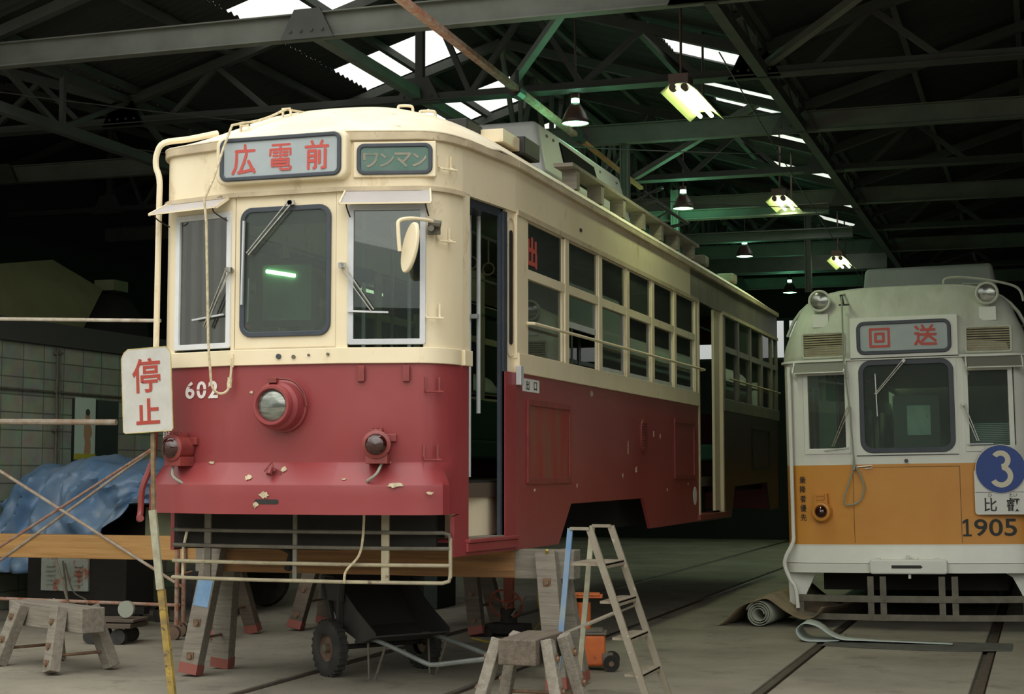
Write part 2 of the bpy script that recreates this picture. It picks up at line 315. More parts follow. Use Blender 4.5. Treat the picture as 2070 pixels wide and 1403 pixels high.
def struct(o, label=None):
    o['kind'] = 'structure'
    if label: o['label'] = label
    return o
def part(o, label): o['label'] = label; return o
def dup(root, loc=None, rz=None, label=None, group=None):
    r = root.copy(); COL.objects.link(r)
    if loc is not None: r.location = loc
    if rz is not None: r.rotation_euler = (0, 0, rz)
    if label: r['label'] = label
    if group: r['group'] = group
    def rec(a, b):
        for ch in list(a.children):
            c = ch.copy(); COL.objects.link(c); c.parent = b; rec(ch, c)
    rec(root, r); return r
def sag(p0, p1, d, n=12):
    p0 = Vector(p0); p1 = Vector(p1)
    return [p0.lerp(p1, i / n) - Vector((0, 0, d * 4 * (i / n) * (1 - i / n))) for i in range(n + 1)]
def smoothpath(pts, n=5):
    P = [Vector(p) for p in pts]; out = []
    for i in range(len(P) - 1):
        a = P[max(i - 1, 0)]; b = P[i]; c = P[i + 1]; d = P[min(i + 2, len(P) - 1)]
        for k in range(n):
            t = k / n; out.append(0.5 * ((2 * b) + (c - a) * t + (2 * a - 5 * b + 4 * c - d) * t * t + (3 * b - a - 3 * c + d) * t ** 3))
    out.append(P[-1]); return out
def text(name, body, fr, x, z, h, m, parent, bold=0.0, wx=1.0, c=0.002, depth=0.002, align='CENTER', shear=0.0):
    """lettering lying on frame fr, centred on (x, z), cap height about h"""
    cu = bpy.data.curves.new(name, 'FONT'); cu.body = body; cu.size = 1.0; cu.offset = bold; cu.align_x = 'LEFT'; cu.resolution_u = 4; cu.extrude = 0.5
    t = bpy.data.objects.new('tmp', cu); COL.objects.link(t); me = bpy.data.meshes.new_from_object(t.evaluated_get(bpy.context.evaluated_depsgraph_get()))
    bpy.data.objects.remove(t); xs = [v.co.x for v in me.vertices]; ys = [v.co.y for v in me.vertices]
    if not xs: return None
    cx = (min(xs) + max(xs)) / 2; cy = (min(ys) + max(ys)) / 2; s_ = h / (max(ys) - min(ys))
    for v in me.vertices:
        zz = v.co.z; v.co = Vector(fr(x + (v.co.x - cx) * s_ * wx + shear * (v.co.y - cy) * s_, z + (v.co.y - cy) * s_, c + (depth if zz > 0 else 0)))
    me.name = name; me.materials.clear(); me.materials.append(M[m])
    bm = bmesh.new(); bm.from_mesh(me); bmesh.ops.recalc_face_normals(bm, faces=bm.faces); bm.to_mesh(me); bm.free()
    ob = bpy.data.objects.new(name, me); COL.objects.link(ob); ob.parent = parent; return ob
def blob(cx, cz, rx, rz, n=17, j=0.55, seed=1):
    rnd = random.Random(seed)
    return [(cx + rx * cos(2 * pi * i / n) * (1 - j * rnd.random()), cz + rz * sin(2 * pi * i / n) * (1 - j * rnd.random())) for i in range(n)]



# brush strokes of the rounded destination lettering (pixel-free unit boxes, x right, z up)
STROKES = {
 '広': (170, 195, [[(95, 5), (96, 32)], [(30, 42), (162, 42)], [(35, 42), (33, 110), (28, 150), (8, 188)], [(106, 62), (88, 120), (60, 182)], [(50, 184), (100, 178), (158, 168)], [(122, 112), (140, 145), (164, 184)]]),
 '電': (165, 190, [[(26, 12), (152, 12)], [(10, 42), (158, 42)], [(12, 42), (8, 80)], [(158, 42), (158, 80)], [(84, 12), (84, 168)], [(34, 62), (64, 62)], [(34, 84), (64, 84)], [(104, 62), (136, 62)], [(104, 84), (136, 84)], [(24, 110), (144, 110)], [(24, 110), (24, 152)], [(144, 110), (144, 152)], [(24, 131), (144, 131)], [(24, 152), (144, 152)], [(84, 168), (92, 180), (156, 180), (160, 164)]]),
 '前': (170, 195, [[(48, 8), (60, 34)], [(124, 8), (112, 34)], [(5, 42), (164, 42)], [(24, 70), (24, 188)], [(24, 70), (76, 70)], [(76, 70), (76, 180), (64, 186)], [(24, 104), (74, 104)], [(24, 138), (74, 138)], [(104, 74), (104, 152)], [(146, 66), (146, 184), (124, 188)]]),
 '回': (162, 157, [[(8, 8), (154, 8), (154, 149), (8, 149), (8, 8)], [(48, 46), (112, 46), (112, 108), (48, 108), (48, 46)]]),
 '送': (175, 167, [[(12, 12), (30, 30)], [(64, 5), (78, 26)], [(142, 5), (126, 26)], [(56, 38), (160, 38)], [(50, 76), (168, 76)], [(108, 38), (104, 84), (62, 128)], [(110, 84), (166, 128)], [(8, 66), (32, 66), (30, 118), (6, 154)], [(30, 124), (56, 152), (168, 154)]]),
}
def brush(ch, fr, x, z, h, m, parent, wpx=15, c=0.074):
    """one part per character, drawn with round ended flat strokes"""
    W, H, st = STROKES[ch]; k = h / H; r = wpx * k / 2; b = MB(fr); q_ = 0
    for j, line in enumerate(st):
        P = [(x + (px - W / 2) * k, z - (pz - H / 2) * k) for px, pz in line]
        for (x0, z0), (x1, z1) in zip(P, P[1:]):
            a = atan2(z1 - z0, x1 - x0); poly = []
            for i in range(9): t = a + pi / 2 + pi * i / 8; poly.append((x0 + r * cos(t), z0 + r * sin(t)))
            for i in range(9): t = a - pi / 2 + pi * i / 8; poly.append((x1 + r * cos(t), z1 + r * sin(t)))
            q_ += 1; b.prism(poly, c + 0.0001, c + 0.0012 + 0.00035 * q_)
    return b.build('destination_lettering', m, parent, 0)
# ================================================================== THE SETTING
ROOF0, ROOF1 = 12.2, 36.0
b = MB(); b.box(-30, -30, -0.3, 30, 40, -0.05)
struct(b.build('floor', 'concrete'), 'concrete ground')
# concrete paving slabs between the rail grooves (grooves sit at X = -5.37, -3.95, -1.9, -0.48)
GR = [-5.37, -3.95, -1.92, -0.48]; gw = 0.055
edges = [-30] + [v for g in GR for v in (g - gw, g + gw)] + [30]
for i in range(0, len(edges), 2):
    b = MB(); b.box(edges[i], -30, -0.06, edges[i + 1], 40, 0.0); struct(b.build('floor', 'concrete', bevel=0.006))
for i, g in enumerate(GR):
    b = MB(); b.box(g - gw, -30, -0.055, g + gw, 40, -0.03); struct(b.build('trim_%d' % (i + 1), 'groove'))
for i, (g, s) in enumerate(zip(GR, (-1, 1, -1, 1))):
    b = MB(); b.box(g + s * 0.012 - 0.03, -30, -0.05, g + s * 0.012 + 0.03, 40, -0.008)
    o = b.build('rail', 'rail', bevel=0.005)
    tag(o, ['left rail of the track under the red and cream tram', 'right rail of the track under the red and cream tram', 'left rail of the track under the orange and white tram', 'right rail of the track under the orange and white tram'][i], 'rail', 'tram rails set in the concrete')

# left block wall, dark cap beam, loft
b = MB(); b.box(-11.2, ROOF0 - 0.2, 0, -11.0, ROOF1, 3.0); struct(b.build('wall_left', 'block'))
b = MB(); b.box(-11.25, ROOF0 - 0.2, 3.0, -10.94, ROOF1, 3.26); struct(b.build('trim_5', 'beamdark'))
b = MB(); b.box(-14.4, ROOF0 - 0.2, 3.0, -11.2, ROOF1, 3.1); struct(b.build('trim_6', 'beamdark'))
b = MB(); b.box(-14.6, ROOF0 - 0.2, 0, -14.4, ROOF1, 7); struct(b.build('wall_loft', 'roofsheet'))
b = MB(); b.box(4.4, 8.5, 0, 4.6, ROOF1, 7); struct(b.build('wall_right', 'roofsheet'))  # carried forward of the shed mouth, out of view, to cut light from the right
# back wall with a band of windows
WZ0, WZ1 = 4.0, 4.95
b = MB(); b.box(-14.6, ROOF1, 0, 4.6, ROOF1 + 0.2, WZ0); b.box(-14.6, ROOF1, WZ1, 4.6, ROOF1 + 0.2, 7.2)
for x0, x1 in ((-14.6, -11.0), (-1.2, 4.6)): b.box(x0, ROOF1, WZ0, x1, ROOF1 + 0.2, WZ1)
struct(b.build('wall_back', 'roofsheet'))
for i in range(7):
    x0 = -11.0 + i * 1.4; fr = lambda a, c, d: (a, ROOF1 + 0.05 - d, c)
    b = MB(fr); b.rframe(x0, WZ0, x0 + 1.4, WZ1, 0.005, 0.06, 0, 0.06, 1); f = struct(b.build('window_%d' % (i + 1), 'pane'))
# yard buildings that stand behind the camera and show in the glass
def siding(name, p0, p1, z1):
    p0 = Vector(p0); p1 = Vector(p1); L = (p1 - p0).length; n = int(L / 0.04); d = (p1 - p0) / L; nn = Vector((d.y, -d.x, 0)); b = MB()
    b.grid(lambda u, v: tuple(p0 + d * L * u + nn * 0.02 * (1 if int(round(u * n)) % 4 < 2 else -1) + Vector((0, 0, z1 * v))), n, 1)
    return struct(b.build(name, 'corr', smooth=0))
siding('wall_yard', (-12.5, 11.9, 0), (-12.5, -14, 0), 5.2)
b = MB(); b.box(-24, -29, 0, 14, -28.6, 6.5); b.box(-16, -28.6, 0, -14, -28.3, 6.5); b.box(2, -28.6, 0, 2.6, -28.3, 6.5); struct(b.build('wall_front', 'yardwall'))

RY = {0: 12.2, 1: 11.6, 2: 8.5}
# roofs: corrugated sheets on three gables, with translucent sheets let in
def zroof(x, x0, x1): return 5.57 + 0.31 * min(x - x0, x1 - x)
def sheet(xa, za, xb, zb, y0, y1):
    n = max(4, int((y1 - y0) / 0.03)); b = MB()
    b.grid(lambda u, v: (xa + (xb - xa) * v, y0 + (y1 - y0) * u, za + (zb - za) * v + 0.018 * sin(2 * pi * (y0 + (y1 - y0) * u) / 0.13)), n, 1)
    return b
def slope(gx0, gx1, lo, hi, gaps, ROOF0=12.2):
    """one roof slope from eave lo to ridge hi; gaps = (xlow, xhigh, [(y0, y1)...])"""
    z = lambda x: zroof(x, gx0, gx1) + 0.06
    if not gaps:
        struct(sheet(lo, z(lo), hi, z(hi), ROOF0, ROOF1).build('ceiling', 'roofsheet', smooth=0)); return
    xl, xh, ys = gaps
    struct(sheet(lo, z(lo), xl, z(xl), ROOF0, ROOF1).build('ceiling', 'roofsheet', smooth=0))
    struct(sheet(xh, z(xh), hi, z(hi), ROOF0, ROOF1).build('ceiling', 'roofsheet', smooth=0))
    y = ROOF0
    for a, c in ys + [(ROOF1, ROOF1)]:
        if a > y + 0.01: struct(sheet(xl, z(xl), xh, z(xh), y, a).build('ceiling', 'roofsheet', smooth=0))
        y = c
    for k, (a, c) in enumerate(ys):
        struct(sheet(xl, z(xl) + 0.03, xh, z(xh) + 0.03, a, c).build('window_%d' % (20 + len(bpy.data.objects) % 70), 'sky', smooth=0), 'translucent corrugated skylight')
GX = [(-16.1, -9.3), (-9.3, -2.5), (-2.5, 4.3)]
LS = [(14.1 + 2.5 * k, 15.2 + 2.5 * k) for k in range(4)]
RS = [(15.3, 16.5), (17.72, 18.9), (20.15, 21.25), (22.7, 23.75), (25.35, 26.35), (27.9, 28.9)]
slope(-16.1, -9.3, -16.1, -12.7, None, 9.8); slope(-16.1, -9.3, -9.3, -12.7, None, 9.8)
slope(-9.3, -2.5, -9.3, -5.9, (-7.66, -6.35, LS), 11.2); slope(-9.3, -2.5, -2.5, -5.9, (-2.72, -3.62, RS), 11.6)
slope(-2.5, 4.3, -2.5, 0.9, None, 8.5); slope(-2.5, 4.3, 4.3, 0.9, None, 8.5)  # right gable drawn forward unseen to shade the red tram's side
# purlins under the sheets
for gx0, gx1 in GX[1:]:
    mid = (gx0 + gx1) / 2
    for x in (gx0 + 0.15, gx0 + 1.25, gx0 + 2.35, mid - 0.12, mid + 0.12, gx1 - 2.35, gx1 - 1.25, gx1 - 0.15):
        z = zroof(x, gx0, gx1) - 0.0; b = MB(); b.box(x - 0.03, ROOF0, z - 0.05, x + 0.03, ROOF1, z + 0.03)
        struct(b.build('trim_%d' % (10 + len(bpy.data.objects) % 80), 'steel', smooth=0))

# ------------------------------------------------------------------ roof trusses (one thing each, copied)
CH = 5.25
def truss(gx0, gx1, heavy, label, y, m='steel'):
    """local frame: x across from the gable's left valley, z as in the world"""
    t = thing('roof_truss', label, 'roof truss', (gx0, y, 0), 0, 'steel roof trusses of the shed')
    L = gx1 - gx0; H = lambda x: zroof(gx0 + x, gx0, gx1) - 0.1
    b = MB()
    if heavy:
        b.box(0, -0.012, CH, L, 0.012, CH + 0.2); b.box(0, -0.06, CH - 0.012, L, 0.06, CH); b.box(0, -0.06, CH + 0.2, L, 0.06, CH + 0.212)
    else:
        b.box(0, -0.05, CH, L, -0.04, CH + 0.08); b.box(0, 0.04, CH, L, 0.05, CH + 0.08); b.box(0, -0.1, CH, L, 0.1, CH + 0.01)
    b.build('bottom_chord', 'steel2' if heavy else m, t, 0)
    for s in (0, 1):
        a = (0, 0, H(0) + 0.02) if s == 0 else (L, 0, H(L) + 0.02)
        b = MB(); b.bar(a, (L / 2, 0, H(L / 2)), 0.09, 0.1); b.build('rafter', m, t, 0)
    if not heavy:
        b = MB(); b.box(L / 2 - 0.04, -0.04, CH, L / 2 + 0.04, 0.04, H(L / 2)); b.build('king_post', m, t, 0)
    top = [0.16, 0.33]; bot = [0.08, 0.25, 0.42]
    for s in (() if heavy else (0, 1)):
        seq = [(bot[0], 0), (top[0], 1), (bot[1], 0), (top[1], 1), (bot[2], 0), (0.5, 1)]
        if s == 0: seq = seq[:3]
        for (f0, t0), (f1, t1) in zip(seq, seq[1:]):
            x0, x1 = f0 * L, f1 * L
            z0 = H(x0) if t0 else CH + 0.05; z1 = H(x1) if t1 else CH + 0.05
            if s: x0, x1 = L - x0, L - x1
            b = MB(); b.bar((x0, 0, z0), (x1, 0, z1), 0.055, 0.055, (0, 1, 0)); b.build('web_brace', m, t, 0)
    for x in (0.0, L / 2, L):
        b = MB(); b.m = 0; b.prism([(x - 0.25, CH - 0.02), (x + 0.25, CH - 0.02), (x + 0.12, CH + 0.24), (x - 0.12, CH + 0.24)], -0.02, 0.02)
        bb = MB(); bb.v = [(p[0], p[2] - 0.055, p[1]) for p in b.v]; bb.f = b.f; bb.mi = b.mi
        for q in (-0.15, -0.05, 0.05, 0.15): bb.cyl((x + q, -0.09, CH + 0.05), (x + q, -0.07, CH + 0.05), 0.014, n=6)
        bb.build('gusset_plate', m, t, 0)
    return t
ORD = ['nearest', 'second', 'third', 'fourth', 'fifth', 'sixth', 'seventh', 'eighth', 'ninth', 'tenth']
th = truss(-9.3, -2.5, True, '', 12.35); tl = truss(-9.3, -2.5, False, '', 14.92)
ys = [12.35, 14.92, 17.5, 20.0, 22.55, 25.2, 27.7, 30.25, 32.7]
for i, y in enumerate(ys):
    hv = i % 2 == 0
    for gi, (gx0, gx1) in enumerate(GX):
        if gi == 0 and (i < 1 or i > 5): continue
        src = th if hv else tl
        where = ['above the loft', 'above the red tram', 'above the orange tram'][gi]
        lab = '%s %s roof truss from the shed mouth, %s' % (ORD[i], 'I-beam' if hv else 'slim', where)
        if gi == 1 and i < 2:
            t = src; t['label'] = lab
        else: t = dup(src, (gx0, y, 0), 0, lab)
# lengthwise lattice girders
def lattice(x, label, z0=5.30, z1=6.45, m='steel', y0=12.35, y1=33.0, step=2.55):
    t = thing('lattice_girder', label, 'girder', (x, y0, 0), 0, 'lengthwise lattice girders')
    b = MB(); b.box(-0.05, 0, z0 - 0.05, 0.05, y1 - y0, z0 + 0.05); b.build('bottom_chord', m, t, 0)
    b = MB(); b.box(-0.04, 0, z1 - 0.04, 0.04, y1 - y0, z1 + 0.04); b.build('top_chord', m, t, 0)
    n = int((y1 - y0) / step)
    for i in range(n):
        a = i * step; c = a + step; mid = (a + c) / 2
        for p, q in (((0, a, z1), (0, mid, z0)), ((0, mid, z0), (0, c, z1)), ((0.03, mid, z0), (0.03, mid, z1))):
            b = MB(); b.bar(p, q, 0.05, 0.05, (1, 0, 0)); b.build('web_brace', m, t, 0)
    return t
lattice(-5.9, 'grey lattice girder under the ridge above the red and cream tram', m='steel2', step=1.275, y0=17.5)
b = MB(); b.box(-5.95, 12.4, 5.27, -5.85, 17.45, 5.37); tag(b.build('ridge_beam', 'steel2', None, 0), 'straight grey beam running inward from the nearest I-beam above the red tram roof', 'beam')
lattice(-2.42, 'grey lattice girder under the roof valley between the two trams', 5.28, 5.50, step=1.28)
lattice(-9.25, 'grey lattice girder along the left roof valley above the blue tarpaulin', 4.95, 5.5)
lattice(0.9, 'grey lattice girder under the ridge above the orange and white tram')
# posts and lower beams deeper in the hall
for k, (x, y, z0, z1, lab) in enumerate([(-4.45, 17.6, 4.3, 5.3, 'grey hanging steel post right of the roof unit of the red tram'),
                                 (-4.62, 21.0, 4.40, 5.3, 'slim grey hanging post beside the second green pendant lamp'),
                                 (-3.4, 25.0, 4.3, 6.0, 'short grey post between third pendant lamp and fluorescent lamps')]):
    b = MB(); b.box(x - 0.05, y - 0.012, z0, x + 0.05, y + 0.012, z1); b.box(x - 0.05, y - 0.05, z0, x - 0.03, y + 0.05, z1); b.box(x + 0.03, y - 0.05, z0, x + 0.05, y + 0.05, z1)
    tag(b.build('steel_post', 'steel2', smooth=0), lab, 'post')
for y, x0, x1, z, h, lab in [(29.5, -6.2, -2.6, 5.2, 0.32, 'pale green lit crane girder crossing the hall behind the third pendant lamp'),
                        (21.2, -6.1, -2.6, 4.93, 0.1, 'thin cross beam slung below the trusses near the second pendant lamp'),
                        (24.0, -6.1, -2.6, 5.0, 0.12, 'thin cross beam slung below the trusses before the crane girder')]:
    b = MB(); b.box(x0, y - 0.012, z, x1, y + 0.012, z + h); b.box(x0, y - 0.08, z - 0.015, x1, y + 0.08, z); b.box(x0, y - 0.08, z + h, x1, y + 0.08, z + h + 0.015)
    tag(b.build('cross_beam', 'steel2', smooth=0), lab, 'beam')
# diagonal flat braces seen against the roof
for p, q, lab in [((-4.9, 14.85, 5.35), (-3.3, 12.4, 5.75), 'pale diagonal tie bar rising right from the second truss above the red tram'),
                  ((-2.4, 14.9, 5.35), (-0.5, 12.5, 5.75), 'pale diagonal tie bar rising right above the orange and white tram'),
                  ((-4.9, 19.9, 5.3), (-2.9, 17.5, 5.6), 'diagonal tie bar behind the long twin fluorescent lamp')]:
    b = MB(); b.bar(p, q, 0.07, 0.07); tag(b.build('tie_bar', 'steel2', smooth=0), lab, 'tie bar', 'diagonal tie bars')
# thin overhead wires
for i, (p, q, lab) in enumerate([((-9.3, 12.6, 5.1), (-2.5, 17.0, 4.9), 'thin wire slung across the trusses above the red tram'),
                          ((-9.0, 14.5, 4.9), (-2.0, 20.0, 4.75), 'thin wire crossing behind the first pendant lamp'),
                          ((-2.4, 12.6, 4.9), (-2.9, 30, 4.8), 'long thin wire running inward beside the fluorescent lamps')]):
    b = MB(); b.tube(sag(p, q, 0.12), 0.006, 5); tag(b.build('overhead_wire', 'cable'), lab, 'wire', 'thin overhead wires')
# trolley wire trough above the red tram
t = thing('trolley_wire_bar', 'long rust brown trolley wire bar hung above the red and cream tram', 'trolley wire', (-4.6, 11.3, 5.0))
b = MB(); b.bar((0.10, -1.6, 0.1), (-0.05, 5.0, 0.1), 0.07, 0.045); b.build('bar', 'rust', t, 0)
b = MB(); b.bar((-0.05, 5.0, 0.1), (-0.12, 8.2, 0.08), 0.05, 0.035); b.build('bar', 'timbery', t, 0)
for y in (2.85, 5.0):
    b = MB(); b.cyl((-0.02, y - 0.09, 0.1), (-0.02, y + 0.09, 0.1), 0.07, n=10); b.cyl((-0.02, y, 0.1), (-0.02, y, 0.3), 0.02, n=8); b.build('insulator', 'black', t)

# ------------------------------------------------------------------ lamps
def fluor(x, y, label):
    t = thing('fluorescent_lamp', label, 'ceiling lamp', (x, y, 5.0), 0, 'twin tube fluorescent lamps')
    b = MB(); b.add([(-0.17, 0, -0.04), (-0.17, 1.28, -0.04), (-0.06, 0, 0.05), (-0.06, 1.28, 0.05), (0.06, 0, 0.05), (0.06, 1.28, 0.05), (0.17, 0, -0.04), (0.17, 1.28, -0.04)],
                    [(0, 1, 3, 2), (2, 3, 5, 4), (4, 5, 7, 6)]); b.build('reflector', 'refl', t, 0, solid=0.008)
    for s in (-1, 1):
        b = MB(); b.cyl((s * 0.055, 0.04, -0.005), (s * 0.055, 1.24, -0.005), 0.019, n=10); b.build('tube', 'tube', t)
        b = MB(); b.cyl((s * 0.055, -0.03, -0.005), (s * 0.055, 0.04, -0.005), 0.033, n=10); b.build('end_socket', 'shade', t)
    b = MB(); b.box(-0.09, -0.03, 0.03, 0.09, 0.2, 0.12); b.cyl((0, 0.1, 0.12), (0, 0.1, 0.84), 0.012); b.build('hanger', 'shade', t); b = MB(); b.cyl((0, 1.1, 0.05), (0, 1.1, 0.84), 0.012); b.build('hanger', 'shade', t)
    l = bpy.data.lights.new('fluorescent_light', 'AREA'); l.shape = 'RECTANGLE'; l.size = 0.2; l.size_y = 1.2; l.energy = 9; l.color = (0.86, 1.0, 0.6)
    lo = bpy.data.objects.new('fluorescent_light', l); COL.objects.link(lo); lo.parent = t; lo.location = (0, 0.64, -0.05)
    return t
f0 = fluor(-3.05, 14.06, 'long lit twin fluorescent lamp, nearest of the row below the skylights')
for y, lab in ((20.3, 'second lit twin fluorescent lamp of the row, right of the middle pendant lamp'), (26.4, 'third lit fluorescent lamp of the row, above the left headlight of the orange tram'), (32.0, 'farthest small fluorescent lamp at the back of the hall')):
    dup(f0, (-3.12 if y < 30 else -3.3, y, 5.0), 0, lab)
def pendant(x, y, label):
    t = thing('pendant_lamp', label, 'pendant lamp', (x, y, 4.95), 0, 'green glowing pendant lamps')
    b = MB(); b.lathe([(0.135, 0.0), (0.128, 0.04), (0.10, 0.11), (0.062, 0.17), (0.045, 0.2)], (0, 0, 0)); b.build('shade', 'shade', t, 40, solid=0.004)
    b = MB(); b.lathe([(0.04, 0.2), (0.04, 0.24), (0.032, 0.25)], (0, 0, 0)); b.build('neck_glow', 'bulb', t)
    b = MB(); b.lathe([(0.0, 0.30), (0.042, 0.295), (0.045, 0.25), (0.03, 0.245)], (0, 0, 0)); b.build('socket', 'shade', t); b = MB(); b.cyl((0, 0, 0.29), (0, 0, 1.27), 0.010); b.build('hanging_rod', 'shade', t)
    b = MB(); b.lathe([(0.0, 0.0), (0.06, -0.004), (0.128, 0.008)], (0, 0, 0)); b.build('lamp_glass', 'bulb', t)
    l = bpy.data.lights.new('pendant_light', 'POINT'); l.energy = 12; l.shadow_soft_size = 0.12; l.color = (0.25, 1.0, 0.5)
    lo = bpy.data.objects.new('pendant_light', l); COL.objects.link(lo); lo.parent = t; lo.location = (0, 0, -0.16)
    return t
p0 = pendant(-4.3, 15.03, 'green glowing pendant lamp, nearest and largest, above the grey roof unit')
for x, y, lab in ((-4.39, 20.45, 'green pendant lamp second from the front, beyond the red tram\'s roof board'), (-4.46, 25.4, 'dim maroon pendant lamp just before the green lit crane girder'), (-4.56, 30.9, 'small green pendant lamp above the far end of the red tram')):
    dup(p0, (x, y, 4.95), 0, lab)
# ================================================================== RED AND CREAM TRAM 602
TX, TY = -4.80, 9.7
T6 = thing('tram', 'red and cream old tram numbered 602, jacked up on timber trestles', 'tram', (TX, TY, 0))
A14 = radians(14); t14 = tan(A14)
WH = 1.2; CS = 0.90
def HW(v): return WH - 0.118 * max(0.0, 1.3 - v)   # the body narrows towards the nose
def P6(s):
    """front plan: s = across, |s|>CS runs round the corner (to 1.3 = start of the side)"""
    a = abs(s); g = 1 if s >= 0 else -1
    if a <= 0.40: return (s, 0.0)
    if a <= CS: return (s, (a - 0.40) * t14)
    t = min((a - CS) / 0.40, 1); x0, y0 = CS, (CS - 0.40) * t14; x1, y1 = 1.052, y0 + 0.036; x2, y2 = HW(0.45), 0.45
    return (g * ((1 - t) ** 2 * x0 + 2 * t * (1 - t) * x1 + t * t * x2), (1 - t) ** 2 * y0 + 2 * t * (1 - t) * y1 + t * t * y2)
def N6(s):
    e = 0.004; a = P6(s - e); c = P6(s + e); d = Vector((c[0] - a[0], c[1] - a[1])).normalized(); return (d.y, -d.x)
FC = lambda a, z, c: (a, -c, z)
FR = lambda a, z, c: (a + c * sin(A14), (a - 0.40) * t14 - c * cos(A14), z)
FL = lambda a, z, c: (a - c * sin(A14), (-0.40 - a) * t14 - c * cos(A14), z)
FS = lambda a, z, c: (HW(a) + c, a, z)
FSL = lambda a, z, c: (-HW(a) - c, a, z)
def srange(sa, sb, plan_kinks=(-CS, -0.40, 0.40, CS), step=0.06):
    n = max(1, int(abs(sb - sa) / step)); v = [sa + (sb - sa) * i / n for i in range(n + 1)] + [k for k in plan_kinks if sa < k < sb]
    return sorted(set(round(x, 4) for x in v))
def strip(mb, sa, sb, z0, z1, off=0.0, th=0.04, P=P6, N=N6, zs=None, offf=None):
    """thick band following the front plan"""
    S = srange(sa, sb); zl = zs or [z0, z1]; vs = []
    for o in (0, -th):
        for s in S:
            p = P(s); n = N(s)
            for z in zl:
                f = off + o + (offf(s, z) if offf else 0); vs.append((p[0] + n[0] * f, p[1] + n[1] * f, z))
    nz = len(zl); ns = len(S); m_ = nz * ns; fs = []
    for i in range(ns - 1):
        for j in range(nz - 1):
            a = i * nz + j; fs += [(a, a + nz, a + nz + 1, a + 1), (m_ + a, m_ + a + 1, m_ + a + nz + 1, m_ + a + nz)]
        a = i * nz; fs.append((a, m_ + a, m_ + a + nz, a + nz)); a = i * nz + nz - 1; fs.append((a, a + nz, m_ + a + nz, m_ + a))
    for j in range(nz - 1):
        fs.append((j, j + 1, m_ + j + 1, m_ + j)); a = (ns - 1) * nz + j; fs.append((a, m_ + a, m_ + a + 1, a + 1))
    return mb.add(vs, fs, raw=True)
LEN = 13.4; VD = 0.35
ZB, ZW0, ZW1, ZH, ZG = 2.25, 2.355, 3.31, 3.42, 3.79   # belt, window sill, head, drip, gutter
# front: cream upper
b = MB()
for sa, sb, z0, z1 in ((-1.3, -0.905, ZW0, ZH), (-0.405, -0.378, ZW0, ZH), (0.372, 0.452, ZW0, ZH), (0.956, 1.3, ZW0, ZH), (-0.905, -0.405, 3.30, ZH), (0.452, 0.956, 3.30, ZH), (-1.3, 1.3, ZH, ZG)):
    strip(b, sa, sb, z0, z1)
b.build('front_upper_body', 'cream', T6, 25)
b = MB(FC); b.holed(-0.374, ZW0 + 0.01, 0.368, ZH - 0.004, -0.318, 2.455, 0.322, 3.305, 0.07, -0.03, -0.004); b.m = 0
o = b.build('front_door_panel', 'cream', T6, 30)
for q in (-0.25, 0.22):
    b = MB(FC); b.box(q - 0.05, ZH - 0.022, 0.0, q + 0.05, ZH - 0.004, 0.012); b.build('hinge', 'cream', o)
b = MB(FC); b.box(-0.38, ZW0 + 0.0, -0.002, 0.372, ZW0 + 0.012, 0.004); b.build('panel_gap', 'roofside', o)
b = MB(); strip(b, -1.31, 1.31, ZB, ZW0, 0.022, 0.03); b.build('belt_moulding', 'cream', T6, 25, bevel=0.004)
b = MB(); strip(b, -1.3, 1.3, 3.395, 3.425, 0.03, 0.04); b.build('drip_rail', 'roofside', T6, 25)
b = MB(); strip(b, -1.3, 1.3, ZG - 0.055, ZG + 0.005, 0.028, 0.05); b.build('front_gutter', 'roofside', T6, 25, bevel=0.006)
# front: red lower with pressed skirt
def flare(s, z):
    k = max(0.0, min(1.0, (1.20 - abs(s)) / 0.12)); k = k * k * (3 - 2 * k)
    if z >= 1.59: return -0.012 * max(0, 1 - abs(z - 1.62) / 0.12) * k
    return 0.105 * min(1.0, (1.59 - z) / 0.14) * k
b = MB(); strip(b, -1.3, 1.3, 1.26, ZB, 0, 0.03, zs=[1.258, 1.30, 1.37, 1.444, 1.452, 1.48, 1.52, 1.56, 1.588, 1.60, 1.66, 1.75, 1.9, 2.1, ZB], offf=flare)
b.build('front_lower_body', 'red', T6, 22)
